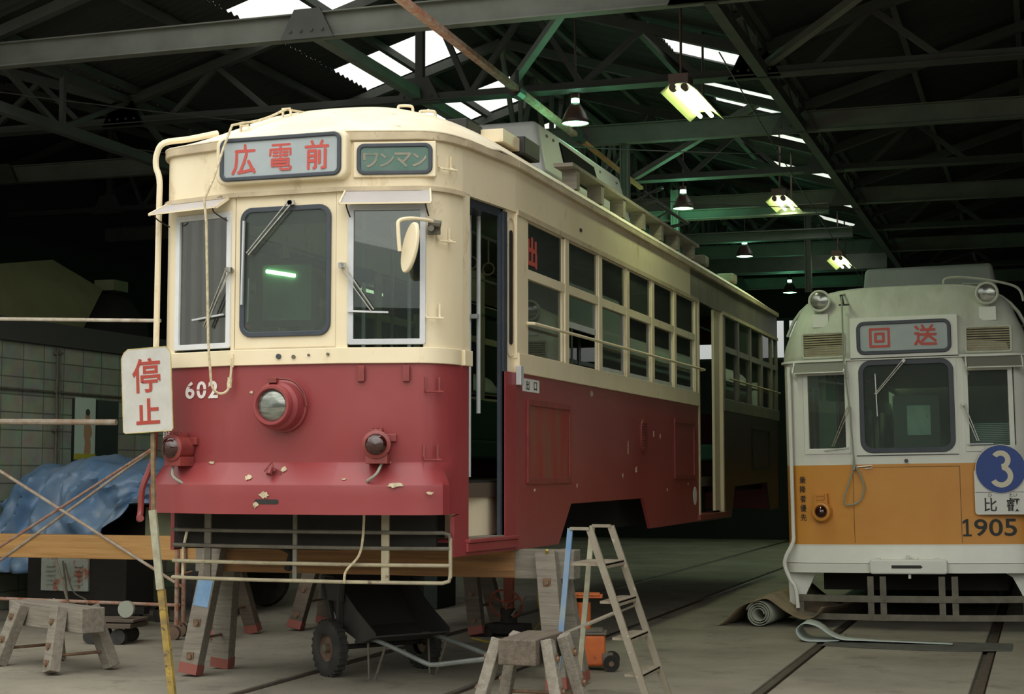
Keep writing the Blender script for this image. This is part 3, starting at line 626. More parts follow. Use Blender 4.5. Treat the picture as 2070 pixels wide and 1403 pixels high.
# side walls
def sidewall(FX, right):
    g = 1 if right else -1
    if right:
        b = MB(FX); b.prism([(1.3, ZB), (7.78, ZB), (7.78, 0.99), (5.46, 0.99), (5.17, 1.284), (2.73, 1.281), (2.38, 0.975), (1.3, 0.978)], -0.03, 0); b.prism([(1.13, ZB), (1.3, ZB), (1.3, 0.978), (0.34, 0.975), (0.34, 1.24), (0.448, 1.26), (0.448, ZB), (0.55, ZB), (0.55, 1.08), (1.13, 1.08)], -0.03, 0)
        b.build('side_lower_body', 'red', T6, 0)
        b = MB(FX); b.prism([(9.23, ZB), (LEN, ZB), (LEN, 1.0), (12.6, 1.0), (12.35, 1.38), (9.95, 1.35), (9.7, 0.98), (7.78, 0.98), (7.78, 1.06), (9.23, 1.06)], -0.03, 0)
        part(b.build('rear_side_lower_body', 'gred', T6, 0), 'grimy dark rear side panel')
        pil = [1.45, 2.62, 3.65, 4.62, 5.62, 6.62, 7.68]; rear = [9.33, 10.27, 11.16, 12.05, 12.9, LEN - 0.06]
        segs = [(1.33, 7.78), (9.23, LEN)]
    else:
        b = MB(FX); b.prism([(1.3, ZB), (LEN, ZB), (LEN, 1.0), (5.46, 0.99), (5.17, 1.284), (2.73, 1.281), (2.38, 0.975), (1.3, 0.985)], -0.03, 0); b.prism([(0.448, ZB), (1.3, ZB), (1.3, 0.985), (0.448, 0.985)], -0.03, 0); b.build('side_lower_body', 'red', T6, 0)
        pil = [0.52] + [1.36 + 0.998 * i for i in range(13)]; rear = []; segs = [(0.448, LEN)]
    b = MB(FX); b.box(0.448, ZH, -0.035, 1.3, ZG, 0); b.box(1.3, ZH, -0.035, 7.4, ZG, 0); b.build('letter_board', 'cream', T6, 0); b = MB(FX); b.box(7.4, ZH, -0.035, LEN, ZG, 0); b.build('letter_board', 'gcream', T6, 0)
    for a, c in segs:
        b = MB(FX); b.box(max(a, 1.3), ZB, -0.03, c, ZW0 + 0.04, 0.02)
        if a < 1.3: b.box(a, ZB, -0.03, 1.3, ZW0 + 0.04, 0.02)
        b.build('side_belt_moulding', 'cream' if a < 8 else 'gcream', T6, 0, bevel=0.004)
        b = MB(FX); b.box(max(a, 1.3), ZH - 0.02, -0.03, c, ZH + 0.02, 0.012); b.build('window_head_rail', 'roofside', T6, 0)
    b = MB(FX); b.box(1.3, ZG - 0.05, -0.02, LEN, ZG + 0.01, 0.03); b.box(0.44, ZG - 0.05, -0.02, 1.3, ZG + 0.01, 0.03); b.build('side_gutter', 'roofside', T6, 0, bevel=0.006)
    for row in (pil, rear):
        for i, v in enumerate(row):
            hw = 0.13 if (right and row is pil and i == 0) else 0.055
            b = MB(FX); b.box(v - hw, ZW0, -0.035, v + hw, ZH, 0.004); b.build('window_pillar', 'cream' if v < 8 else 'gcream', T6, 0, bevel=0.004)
        for i in range(len(row) - 1):
            a = row[i] + (0.13 if (right and row is pil and i == 0) else 0.055); c = row[i + 1] - 0.055
            fw = 0.045 if (right and row is pil and i == 0) else 0.025
            b = MB(FX); b.box(a, ZW0, -0.03, a + fw, ZH, -0.008); b.box(c - fw, ZW0, -0.03, c, ZH, -0.008); b.box(a, ZH - 0.03, -0.03, c, ZH, -0.008)
            b.box(a, ZW0, -0.03, c, ZW0 + 0.05, -0.008); b.box(a, 2.965, -0.03, c, 3.035, 0.0)
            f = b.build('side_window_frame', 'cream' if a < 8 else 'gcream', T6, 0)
            op = right and row is pil and i == 1     # one sash stands open
            b = MB(FX); b.box(a, 3.0, -0.022, c, ZH - 0.02, -0.018); b.build('upper_pane', 'glassdirty' if i % 2 else 'glass', f, 0)
            zl = 2.70 if op else ZW0 + 0.04
            b = MB(FX); b.box(a, zl, -0.030, c, 2.98, -0.026); b.build('lower_pane', 'glass', f, 0)
            if op or (right and row is pil and i > 1):
                b = MB(FX); b.box(a, zl, -0.036, c, zl + 0.05, -0.02); b.box(c - 0.035, zl, -0.036, c - 0.01, 2.97, -0.02); b.build('sash_rail', 'alu', f, 0)
    return pil, rear
sidewall(FS, True); sidewall(FSL, False)
b = MB(FS); b.box(0.448, ZB, -0.03, 0.56, ZH + 0.01, 0); b.build('door_pillar', 'cream', T6, 0)
b = MB(FS); b.box(0.448, ZB, -0.03, 0.565, ZW0, 0.022); b.build('door_pillar_belt', 'cream', T6, 0, bevel=0.004)
# rear end
b = MB(); b.box(-WH, LEN - 0.03, 1.0, WH, LEN, ZW0); b.box(-WH, LEN - 0.03, ZH - 0.05, WH, LEN, ZG)
for x in (-WH, -0.42, 0.32, WH - 0.1): b.box(x, LEN - 0.03, ZW0, x + 0.1, LEN, ZH)
b.build('rear_end', 'red', T6, 0)
# floor, ceiling, partitions inside
b = MB(); b.box(-1.06, 0.5, 1.36, 1.06, LEN - 0.05, 1.46); b.build('floor', 'floorin', T6, 0)
b = MB(); b.box(-1.05, 0.35, 3.76, 1.05, LEN - 0.05, 3.78); b.build('inner_ceiling', 'ceilin', T6, 0)
b = MB(); b.box(-1.1, 0.45, 1.0, 0.2, 1.2, 1.36); b.box(-0.9, 1.2, 1.0, 0.9, 2.4, 1.34); b.box(-0.9, 5.4, 1.0, 0.9, 9.6, 1.34); b.box(-0.95, 2.4, 1.26, 0.95, 5.4, 1.36); b.box(-0.95, 9.6, 1.28, 0.95, LEN, 1.36); b.build('underframe', 'dark', T6, 0)
b = MB()
b.box(-1.15, 1.46, 1.46, -0.42, 1.5, 2.5); b.box(-1.15, 1.46, 2.5, -1.05, 1.5, 3.76); b.box(-1.05, 1.46, 3.45, 0.62, 1.5, 3.76)
b.build('cab_partition', 'interior', T6, 0)
# framed bulkhead window; its green panel and glowing tube stand in for a reflection
fr_ = lambda a, z, c: (a * 0.93 - 0.16, 0.75 + a * 0.20 - c, z)
b = MB(fr_); b.rframe(-0.42, 2.57, 0.06, 3.07, 0.01, 0.05, 0, 0.03); o = b.build('bulkhead_window', 'black', T6)
b = MB(fr_); b.box(-0.38, 2.6, 0.01, 0.02, 3.03, 0.014); b.build('pane', 'interior', o, 0)
b = MB(fr_); b.cyl((-0.34, 2.975, 0.022), (-0.12, 2.94, 0.022), 0.013, n=8); b.build('tube_reflection', 'tubein', o)
b = MB(); b.box(-0.42, 0.75, 1.46, 0.0, 0.95, 2.40); b.build('controller_cabinet', 'interior', T6, 0, bevel=0.02)
b = MB(); b.cyl((-0.21, 0.85, 2.40), (-0.21, 0.85, 2.46), 0.12); b.tube([(-0.21, 0.85, 2.46), (-0.10, 0.82, 2.5), (-0.05, 0.80, 2.62)], 0.014); b.build('controller_handle', 'alu', T6)
b = MB(); b.tube([(-0.31, 0.06, 2.55), (-0.31, 0.07, 2.85)], 0.008); b.build('wiper_handle', 'alu', T6)
b = MB(); b.lathe([(0, -0.02), (0.018, -0.01), (0.018, 0.01), (0, 0.02)], (-0.31, 0.06, 2.52)); b.build('red_knob', 'signred', T6)
for i, (x, y, z0, z1) in enumerate([(0.95, 1.0, 1.5, 3.55), (0.80, 0.72, 1.5, 3.3), (0.74, 0.76, 1.5, 3.5), (1.0, 1.06, 1.95, 3.4), (0.3, 1.48, 1.46, 3.76), (0.05, 1.2, 1.46, 3.76), (0.75, 0.95, 1.6, 3.1)]):
    b = MB(); b.cyl((x, y, z0), (x, y, z1), 0.016, n=10)
    if i == 0: b.box(x - 0.03, y - 0.03, 2.62, x + 0.07, y + 0.02, 2.65)
    b.build('grab_pole', 'alu', T6)
for v in (3.6, 5.6, 9.4, 11.2):
    for x in (-0.72, 0.72):
        b = MB(); b.cyl((x, v, 1.46), (x, v, 3.76), 0.015, n=8); b.build('grab_pole', 'alu', T6)
for x, v0, v1 in ((-1, 2.2, 12.6), (1, 2.4, 7.6), (1, 9.5, 12.6)):
    b = MB(); x0, x1 = (0.75, 1.14) if x > 0 else (-1.14, -0.75); b.box(x0, v0, 1.66, x1, v1, 1.86); xb0, xb1 = (1.06, 1.15) if x > 0 else (-1.15, -1.06); b.box(xb0, v0, 1.86, xb1, v1, 2.32)
    b.build('bench_seat', 'seat', T6, 0, bevel=0.03)
for x in (-0.5, 0.5):
    b = MB(); b.cyl((x, 1.9, 3.45), (x, 12.8, 3.45), 0.014, n=8); b.build('strap_rail', 'alu', T6)
for k in range(12):
    b = MB(); v = 2.3 + k * 0.42; b.cyl((0.5, v, 3.44), (0.5, v, 3.25), 0.008, n=6); b.tube([(0.5 + 0.05 * cos(2 * pi * i / 10), v, 3.20 + 0.05 * sin(2 * pi * i / 10)) for i in range(10)], 0.007, 6, True); b.build('hanging_strap', 'rope', T6)
for v in (4.45, 8.2):  # added tubes, imitating hall lamp reflections and brightening the inside
    b = MB(); b.cyl((0.52, v - 0.35, 3.70), (0.52, v + 0.35, 3.70), 0.02, n=8); b.build('added_glow_tube', 'tubein', T6)
b = MB(); b.box(0.70, 0.55, 2.62, 0.98, 0.57, 3.25); o = part(b.build('navy_curtain', 'navy', T6, 0), 'dark blue cab curtain'); pass
# ---- door opening, steps, jambs
b = MB(FS); b.box(1.13, 1.08, -0.05, 1.18, 3.40, -0.01); b.box(1.10, 1.08, -0.05, 1.13, 3.38, -0.025); b.build('door_edge_post', 'rubber', T6, 0)
b = MB(FS); b.box(1.18, ZB, -0.045, 1.34, ZH, -0.02); b.build('door_leaf_edge', 'cream', T6, 0)
b = MB(FS); b.rframe(1.195, 2.36, 1.30, 3.37, 0.05, 0.006, -0.02, -0.012); b.build('leaf_slot_edge', 'roofside', T6)
b = MB(FS); b.prism(rrect(1.235, 2.45, 1.285, 3.28, 0.024), -0.022, -0.014); b.build('leaf_slot', 'black', T6)
b = MB(FS); b.box(0.50, 1.06, -0.25, 1.3, 1.085, 0.035); b.box(0.50, 1.0, -0.0, 1.3, 1.06, 0.022); b.build('door_step_sill', 'red', T6, 0, bevel=0.005)
b = MB(FS); b.box(0.56, 1.085, -0.30, 1.12, 1.092, 0.0); b.build('step_floor', 'timber', T6, 0)
b = MB(); b.grid(lambda u, v: (1.0 - 0.04 * cos(2 * pi * u), 0.50 + 1.3 * u, 1.09 + 0.38 * v), 14, 1); o = part(b.build('step_riser', 'cream', T6, 60), 'pale curved step riser inside the doorway')
b = MB(); b.box(0.2, 0.45, 1.44, 1.05, 1.8, 1.475); b.build('platform_edge', 'dark', T6, 0)
b = MB(FS); b.box(1.30, 2.16, 0.0, 1.37, 2.30, 0.04); b.build('door_catch', 'alu', T6, 0, bevel=0.005)
b = MB(FS); b.box(0.55, 3.36, -0.3, 1.13, 3.42, -0.04); b.build('door_header', 'rubber', T6, 0)
b = MB(FS); b.box(0.5, 2.9, -1.0, 1.0, 3.0, -0.95); b.box(0.36, 1.95, -0.5, 0.9, 2.3, -0.3); b.build('cab_box', 'interior', T6, 0, bevel=0.01)
b = MB(FS); b.tube([(0.98 + 0.0, 2.03 + 0.17 * sin(2 * pi * i / 20), -0.42 + 0.17 * cos(2 * pi * i / 20)) for i in range(20)], 0.012, 6, True); b.tube([(0.98, 2.03, -0.42), (0.98, 2.03, -0.25)], 0.01); b.build('brake_wheel', 'alu', T6)
# rear door
for v in (7.78, 9.18):
    b = MB(FS); b.box(v, 1.06, -0.05, v + 0.07, ZH, 0.006); b.m = 0; b.build('rear_door_post', 'cream', T6, 0)
b = MB(FS); b.box(8.85, 1.08, -0.06, 9.16, ZH, -0.03); b.box(7.9, 1.08, -0.5, 8.8, 1.46, -0.45); b.build('rear_door_leaf', 'cream', T6, 0)
b = MB(FS); b.prism([(8.1, 1.46), (8.84, 1.46), (8.84, 1.95), (8.55, 1.9), (8.2, 1.68)], -0.5, -0.47); b.build('fare_box', 'greybox', T6)
b = MB(FS); b.box(7.7, 1.0, -0.2, 9.3, 1.06, 0.03); b.build('rear_door_step', 'reddark', T6, 0)
# ---- guard bar along the side windows
b = MB(FS); b.tube([(1.52, 2.625, 0.012), (1.56, 2.625, 0.06), (1.60, 2.625, 0.06), (7.85, 2.655, 0.06), (7.9, 2.655, 0.01)], 0.013, 8); b.build('window_guard_bar', 'cream', T6)
b = MB(FS); b.tube([(9.35, 2.64, 0.05), (LEN - 0.1, 2.64, 0.05)], 0.012, 8); b.build('window_guard_bar', 'roofside', T6)
# ---- side hatches, vent, plates
def hatch(v0, z0, v1, z1, m):
    b = MB(FS); b.rframe(v0, z0, v1, z1, 0.01, 0.045, 0, 0.014, 1); o = b.build('side_hatch', 'reddark', T6, 0, bevel=0.003)
    b = MB(FS); b.box(v0 + 0.045, z0 + 0.045, 0, v1 - 0.045, z1 - 0.045, 0.004); b.build('hatch_panel', m, o, 0)
hatch(1.56, 1.445, 2.70, 2.07, 'redpale'); hatch(6.53, 1.455, 7.53, 2.08, 'red')
b = MB(FS); b.rframe(11.2, 1.55, 12.6, 2.12, 0.01, 0.04, 0, 0.012, 1); b.build('side_hatch', 'dark', T6, 0)
b = MB(FS); b.prism(rrect(5.08, 1.70, 5.32, 2.03, 0.11), 0, 0.012); o = b.build('side_vent', 'reddark', T6)
b = MB(FS)
for k in range(11): b.box(5.11, 1.73 + k * 0.026, 0.012, 5.29, 1.738 + k * 0.026, 0.022)
b.build('vent_slats', 'reddark', o, 0)
b = MB(FS); b.box(1.46, 2.125, 0.0, 1.86, 2.22, 0.004); o = part(b.build('exit_plate', 'plate', T6, 0), 'white plate with two black characters')
text('exit_lettering', '出', FS, 1.57, 2.172, 0.07, 'ink', o, 0.01, 1.35, 0.004); text('exit_lettering', '口', FS, 1.76, 2.172, 0.062, 'ink', o, 0.01, 1.25, 0.004)
text('window_exit_lettering', '出', FS, 1.75, 3.18, 0.23, 'signred', T6, 0.03, 1.2, -0.017)
b = MB(FS); b.prism([(7.55 + 0.085 * cos(2 * pi * i / 20), 1.27 + 0.1 * sin(2 * pi * i / 20)) for i in range(20)], 0, 0.003); b.build('round_sticker', 'plate', T6)
b = MB(FS); b.box(3.0, 3.52, 0, 3.06, 3.545, 0.006); b.build('rust_mark', 'black', T6, 0)
# seams and chips
for k, (fr, u, z, rx, rz) in enumerate([(FR, 0.78, 1.452, 0.075, 0.028), (FC, 0.02, 1.555, 0.025, 0.03), (FR, 0.72, 1.60, 0.03, 0.012), (FC, -0.145, 1.32, 0.028, 0.024), (FR, 1.0, 1.4, 0.03, 0.012),
                                       (FC, -0.08, 1.385, 0.045, 0.028), (FL, -0.55, 1.60, 0.035, 0.014), (FC, -0.22, 1.50, 0.035, 0.03), (FR, 0.45, 1.49, 0.018, 0.008), (FL, -0.42, 2.13, 0.012, 0.01), (FC, -0.24, 2.07, 0.02, 0.012)]):
    off = 0.004
    if 1.444 < z < 1.59: off = 0.105 * (1.59 - z) / 0.14 + 0.004
    elif z <= 1.444: off = 0.109
    ang = 0.75 if 1.444 < z < 1.59 else 0
    b = MB((lambda F, zz, of, an: (lambda a, y, c: F(a, zz + y * cos(an), of - y * sin(an) + c)))(fr, z, off, ang)); b.prism([(u + p, q) for p, q in blob(0, 0, rx, rz, seed=k)], 0, 0.0025); b.build('paint_chip', 'chip', T6, 0)
for k, (v, z, rx, rz) in enumerate([(3.35, 2.19, 0.07, 0.05), (5.62, 1.9, 0.03, 0.06), (5.9, 1.88, 0.04, 0.04), (4.4, 1.5, 0.03, 0.04), (4.9, 1.55, 0.05, 0.05), (1.75, 1.40, 0.03, 0.02), (4.6, 1.75, 0.02, 0.1), (2.9, 1.42, 0.02, 0.03), (6.2, 1.35, 0.03, 0.03), (7.2, 1.4, 0.05, 0.02)]):
    b = MB(FS); b.prism(blob(v, z, rx * 0.8, rz * 0.7, seed=40 + k), 0, 0.0025); b.build('paint_chip', 'chip', T6, 0)
# front windows
def fwin(fr, x0, x1, z0, z1, nm):
    b = MB(fr); b.rframe(x0, z0, x1, z1, 0.01, 0.037, -0.03, 0.012, 1); f = b.build('windscreen_frame', 'alu' if x0 > 0 else 'whiteframe', T6, 0, bevel=0.003); part(f, nm)
    b = MB(fr); b.box(x0 + 0.03, z0 + 0.03, -0.012, x1 - 0.03, z1 - 0.03, -0.006); b.build('pane', 'glassfront' if x0 > 0 else 'glassleft', f, 0)
fwin(FL, -0.90, -0.405, 2.373, 3.305, 'white framed left windscreen'); fwin(FR, 0.452, 0.956, 2.375, 3.305, 'aluminium framed right windscreen')
b = MB(FC); b.rframe(-0.335, 2.44, 0.335, 3.32, 0.085, 0.034, -0.01, 0.014); f = part(b.build('windscreen_frame', 'rubber', T6, 40, bevel=0.004), 'black rubber framed middle windscreen')
b = MB(FC); b.prism(rrect(-0.31, 2.465, 0.31, 3.295, 0.07), -0.004, 0.002); b.build('pane', 'glass', f, 0)
# destination box
b = MB(FC); b.prism(rrect(-0.50, 3.475, 0.47, 3.805, 0.06), -0.05, 0.07); o = b.build('destination_box', 'cream', T6, 40, bevel=0.02, seg=3)
b = MB(FC); b.rframe(-0.462, 3.495, 0.435, 3.79, 0.055, 0.028, 0.06, 0.085); b.build('rubber_frame', 'rubber', o, 40, bevel=0.006)
b = MB(FC); b.prism(rrect(-0.445, 3.51, 0.418, 3.775, 0.045), 0.066, 0.072); s_ = b.build('destination_face', 'signface', o, 0)
for ch, x, h in (('広', -0.285, 0.20), ('電', -0.012, 0.19), ('前', 0.258, 0.195)):
    brush(ch, FC, x, 3.642, h, 'signred', s_, 20 if ch != '電' else 16, 0.072)
# small side sign
b = MB(FR); b.box(0.486, 3.488, -0.02, 1.02, 3.725, 0.022); o = b.build('service_sign', 'cream', T6, 0, bevel=0.004)
b = MB(FR); b.rframe(0.508, 3.503, 1.0, 3.712, 0.05, 0.026, 0.015, 0.036); b.build('rubber_frame', 'rubber', o, 40, bevel=0.005)
b = MB(FR); b.prism(rrect(0.525, 3.52, 0.985, 3.695, 0.03), 0.02, 0.026); s_ = b.build('service_face', 'sign2', o, 0)
for i, ch in enumerate('ワンマン'): text('service_lettering', ch, FR, 0.60 + i * 0.105, 3.60, 0.10 if ch != 'ン' else 0.09, 'sign2ink', s_, 0.02, 1.0, 0.027)
# visors
def visor(fr, x0, x1, z, d=0.13, drop=0.10):
    b = MB(fr); b.add([(x0, z, 0.01), (x1, z, 0.01), (x1 + 0.02, z - drop, d), (x0 - 0.02, z - drop, d)], [(0, 1, 2, 3)]); o = b.build('sun_visor', 'visor', T6, 0, solid=0.006)
    b = MB(fr); b.bar((x0 - 0.02, z - drop, d), (x1 + 0.02, z - drop, d), 0.01, 0.014); b.bar((x0, z, 0.01), (x0 - 0.02, z - drop, d), 0.01, 0.02); b.bar((x1, z, 0.01), (x1 + 0.02, z - drop, d), 0.01, 0.02); b.build('visor_edge', 'cream', o, 0)
    for x in (x0 + 0.02, x1 - 0.02):
        b = MB(fr); b.tube(smoothpath([(x, z - drop + 0.01, d - 0.01), (x + 0.005, z - drop - 0.03, d - 0.03), (x + 0.01, z - drop - 0.07, 0.02)]), 0.005, 6); b.build('visor_arm', 'black', o)
visor(FL, -0.98, -0.42, 3.40, 0.17, 0.09); visor(FR, 0.435, 0.985, 3.405, 0.13, 0.11)
# wipers
def wiper(fr, px, pz, arm, blade, c=0.04):
    b = MB(fr); b.cyl((px, pz, 0), (px, pz, c + 0.01), 0.018, n=10); b.box(px - 0.02, pz - 0.015, c - 0.01, px + 0.03, pz + 0.015, c + 0.01); o = b.build('wiper', 'chrome', T6)
    b = MB(fr); d = Vector((arm[0] - px, arm[1] - pz)); nrm = Vector((-d.y, d.x)).normalized() * 0.012
    b.bar((px + nrm.x, pz + nrm.y, c), (arm[0] + nrm.x * .6, arm[1] + nrm.y * .6, c - 0.005), 0.008, 0.012, (0, 0, 1)); b.bar((px - nrm.x * 1.5, pz - nrm.y * 1.5, c), (arm[0] - nrm.x, arm[1] - nrm.y, c - 0.005), 0.007, 0.010, (0, 0, 1)); b.build('wiper_arm', 'chrome', o)
    b = MB(fr); b.bar((blade[0], blade[1], c - 0.012), (blade[2], blade[3], c - 0.012), 0.012, 0.018, (0, 0, 1)); b.build('wiper_blade', 'alu', o)
wiper(FC, 0.05, 3.335, (-0.265, 3.00), (-0.30, 3.23, -0.31, 2.66)); wiper(FL, -0.40, 2.90, (-0.60, 2.52), (-0.72, 2.575, -0.45, 2.60)); wiper(FR, 0.415, 2.90, (0.62, 2.60), (0.455, 2.595, 0.72, 2.585))
# mirror
b = MB(FR); b.tube(smoothpath([(1.02, 3.17, 0.06), (0.98, 3.18, 0.12), (0.88, 3.18, 0.20), (0.815, 3.16, 0.23), (0.81, 3.10, 0.24), (0.82, 2.96, 0.24)]), 0.013, 8); o = b.build('mirror_arm', 'cream', T6)
b = MB(FR); b.box(0.97, 3.10, 0.0, 1.05, 3.16, 0.04); b.cyl((1.0, 3.13, 0.0), (1.0, 3.13, 0.10), 0.02); b.cyl((1.06, 3.16, 0.07), (0.98, 3.17, 0.07), 0.024, n=8); b.build('mirror_bracket', 'iron', o, 0)
mfr = lambda a, z, c: FR(0.875 + a * 0.62 + c * 0.78 + z * 0.16, 2.985 + z, 0.24 + a * 0.78 - c * 0.62)
b = MB(mfr); b.prism([(0.085 * cos(t), 0.165 * sin(t)) for t in [2 * pi * i / 28 for i in range(28)]], 0, 0.028); m_ = part(b.build('mirror', 'cream', o, 40, bevel=0.008), 'oval cream backed mirror')
b = MB(mfr); b.prism([(0.066 * cos(t), 0.14 * sin(t)) for t in [2 * pi * i / 28 for i in range(28)]], 0.030, 0.036); b.build('mirror_glass', 'chrome', m_)
# step irons on the corner
def iron(fr, x, z, m, wdt=0.10, c=0.05):
    b = MB(fr)
    for s in (0, 1): b.box(x + s * wdt - 0.006, z, 0.0, x + s * wdt + 0.006, z + 0.10, 0.008)
    b.tube([(x, z + 0.02, 0.004), (x, z, c), (x + wdt + 0.02, z, c)], 0.007, 6); b.tube([(x + wdt, z + 0.02, 0.004), (x + wdt, z, c)], 0.007, 6); b.build('step_iron', m, T6, 30)
FK = lambda a, z, c: (1.02 + a * 0.55 + c * 0.83, 0.215 + a * 0.83 - c * 0.55, z)
FJ = lambda a, z, c: (0.955 + a * 0.86 + c * 0.51, 0.145 + a * 0.51 - c * 0.86, z)
iron(FK, -0.01, 3.545, 'cream'); iron(FK, -0.02, 3.06, 'cream'); iron(FJ, 0, 2.545, 'cream', 0.09); iron(FJ, 0, 2.06, 'reddark', 0.09); iron(FJ, -0.01, 1.615, 'reddark', 0.09)
# headlight
b = MB(FC); b.fr = FC
HX, HZ = 0.005, 1.972
def lz(fr, x, z, prof, n=32):
    b = MB(fr); vs = []; 
    for r, h in prof:
        for k in range(n): vs.append((x + max(r, 0.0005) * cos(2 * pi * k / n), z + max(r, 0.0005) * sin(2 * pi * k / n), h))
    N = len(prof); b.add(vs, [(i * n + k, i * n + (k + 1) % n, (i + 1) * n + (k + 1) % n, (i + 1) * n + k) for i in range(N - 1) for k in range(n)]); return b
o = lz(FC, HX, HZ, [(0.175, 0), (0.175, 0.03), (0.163, 0.035), (0.16, 0.13), (0.14, 0.155), (0.138, 0.19), (0.128, 0.205), (0.112, 0.205), (0.106, 0.19), (0.104, 0.17)]).build('headlight', 'red', T6, 35)
lz(FC, HX, HZ, [(0.106, 0.178), (0.09, 0.19), (0.05, 0.20), (0.0, 0.203)]).build('headlight_lens', 'lensglass', o, 60)
b = MB(FC); b.tube(smoothpath([(HX - 0.03, HZ + 0.175, 0.14), (HX, HZ + 0.18, 0.12), (HX + 0.10, HZ + 0.165, 0.08), (HX + 0.16, HZ + 0.09, 0.05), (HX + 0.178, HZ, 0.04)]), 0.008, 6); b.box(HX - 0.05, HZ + 0.15, 0.13, HX + 0.02, HZ + 0.18, 0.17); b.build('headlight_clip', 'reddark', o)
# tail lamps
def tail(fr, x, z, lab):
    o = lz(fr, x, z, [(0.05, 0), (0.08, 0.01), (0.08, 0.13), (0.09, 0.135), (0.092, 0.15), (0.07, 0.16)], 24).build('tail_lamp', 'reddark', T6, 35); part(o, lab)
    lz(fr, x, z, [(0.072, 0.155), (0.062, 0.18), (0.035, 0.197), (0, 0.202)], 24).build('tail_lens', 'lensred', o, 60)
    b = MB(fr); b.box(x - 0.07, z - 0.125, 0.0, x + 0.07, z - 0.06, 0.14); b.box(x - 0.05, z + 0.07, 0.02, x + 0.03, z + 0.10, 0.10); b.box(x + 0.04, z + 0.02, 0.0, x + 0.11, z + 0.07, 0.03)
    for k in range(3): b.cyl((x - 0.03 + k * 0.03, z + 0.10, 0.09), (x - 0.03 + k * 0.03, z + 0.115, 0.09), 0.008, n=6)
    b.build('lamp_bracket', 'reddark', o, 0, bevel=0.006)
    b = MB(fr); g = -0.06 if x > 0 else 0.05; b.tube(smoothpath([(x - g * 0.5, z - 0.12, 0.10), (x, z - 0.19, 0.13), (x + g, z - 0.235, 0.10), (x + g, z - 0.25, 0.07)]), 0.009, 6); b.build('lamp_cable', 'hose', o)
tail(FL, -0.78, 1.70, 'left dark red tail lamp'); tail(FR, 0.665, 1.715, 'right dark red tail lamp')
for x in (0.545, 0.835):
    b = MB(FR); b.box(x - 0.022, 2.13, 0.0, x + 0.022, 2.235, 0.028); b.box(x + 0.022, 2.14, 0.0, x + 0.032, 2.22, 0.004); b.build('sign_bracket', 'reddark', T6, 0, bevel=0.003)
# coupler hole, plate, marks
b = MB(FC); b.prism(rrect(-0.155, 1.325, 0.02, 1.357, 0.015), 0.100, 0.1075); b.build('coupler_slot', 'black', T6, 0)
b = MB(FC); b.tube([(-0.055, 1.52, 0.10), (-0.055, 1.565, 0.07)], 0.02); b.tube([(-0.10, 1.54, 0.08), (-0.055, 1.60, 0.06), (-0.02, 1.54, 0.08)], 0.006, 6); b.prism([(-0.11, 1.45), (0.02, 1.45), (0.01, 1.54), (-0.03, 1.56)], 0.05, 0.058); b.build('coupler_pin', 'reddark', T6)
for ch, x in (('6', -0.755), ('0', -0.652), ('2', -0.548)): text('fleet_number', ch, FL, x, 2.095, 0.118, 'white', T6, 0.02, 1.12, 0.003)
for z in (2.095,):
    b = MB(FL); b.box(-0.70, z - 0.004, 0.0052, -0.61, z + 0.004, 0.0056); b.box(-0.775, z + 0.025, 0.0052, -0.74, z + 0.031, 0.0056); b.build('stencil_break', 'red', T6, 0)
for ch, z in (('段', 1.80), ('先', 1.71)): text('stencil_lettering', ch, FL, -0.955, z, 0.07, 'white', T6, 0.0, 0.9, 0.012)
for u, z, r in ((-0.03, 2.305, 0.018), (0.08, 2.30, 0.013), (0.19, 2.31, 0.008), (0.33, 2.312, 0.01)):
    b = MB(FC); b.cyl((u, z, 0.018), (u, z, 0.034), r, n=12); b.build('plug', 'rubber' if r > 0.015 else 'iron', T6)
# downpipe on the left corner
b = MB(); pth = smoothpath([(-0.80, 0.5, 3.97), (-0.93, 0.32, 3.90), (-1.04, 0.17, 3.85), (-1.085, 0.15, 3.77), (-1.09, 0.15, 3.68), (-1.06, 0.15, 3.58), (-1.06, 0.15, 3.35), (-1.065, 0.15, 2.38)], 4)
b.tube(pth, 0.022, 8); b.build('cream_downpipe', 'cream', T6)
b = MB(); b.tube(smoothpath([(-1.065, 0.15, 2.24), (-1.065, 0.15, 1.7), (-1.09, 0.13, 1.55), (-1.125, 0.1, 1.42), (-1.135, 0.1, 1.26), (-1.12, 0.06, 1.215), (-1.07, 0.0, 1.22)], 4), 0.022, 8); b.build('red_downpipe', 'reddark', T6)
# roof shell
def roofz(u, d):
    A = 1 - abs(min(abs(u) / 1.23, 1)) ** 2.4; B = 1 - (1 - min(d / 1.5, 1)) ** 2.3; return ZG + 0.44 * A * (0.02 + 0.98 * B)
S = sorted(set([round(-1.3 + 2.6 * i / 44, 4) for i in range(45)]))
dd = [0, 0.04, 0.1, 0.18, 0.28, 0.4, 0.55, 0.72, 0.9, 1.1, 1.3, 1.5, 2.5, 4, 6, 8, 10, 11.6, 12.2, 12.7, 13.0]
b = MB(); vs = []
for s in S:
    p = P6(s); n = N6(s); k = 0.03
    for i, d in enumerate(dd):
        x = p[0] + n[0] * k; y = p[1] + n[1] * k + d * (LEN - p[1]) / 13.0 if d else p[1] + n[1] * k
        d2 = d if d < 11.6 else min(d, 13.0 - d + 0.0)
        wk = (HW(max(y, 0.45)) + k) / (HW(0.45) + k) if abs(s) > 0.9 or d > 0.3 else 1 + ((HW(max(y, 0.45)) + k) / (HW(0.45) + k) - 1) * d / 0.3
        x2 = x * (1 + (wk - 1) * min(1, abs(x) / 1.0)); vs.append((x2, y, roofz(x2 * (1.0 if d > 0.5 else 1.1), d if d < 11 else max(13.0 - d, 0))))
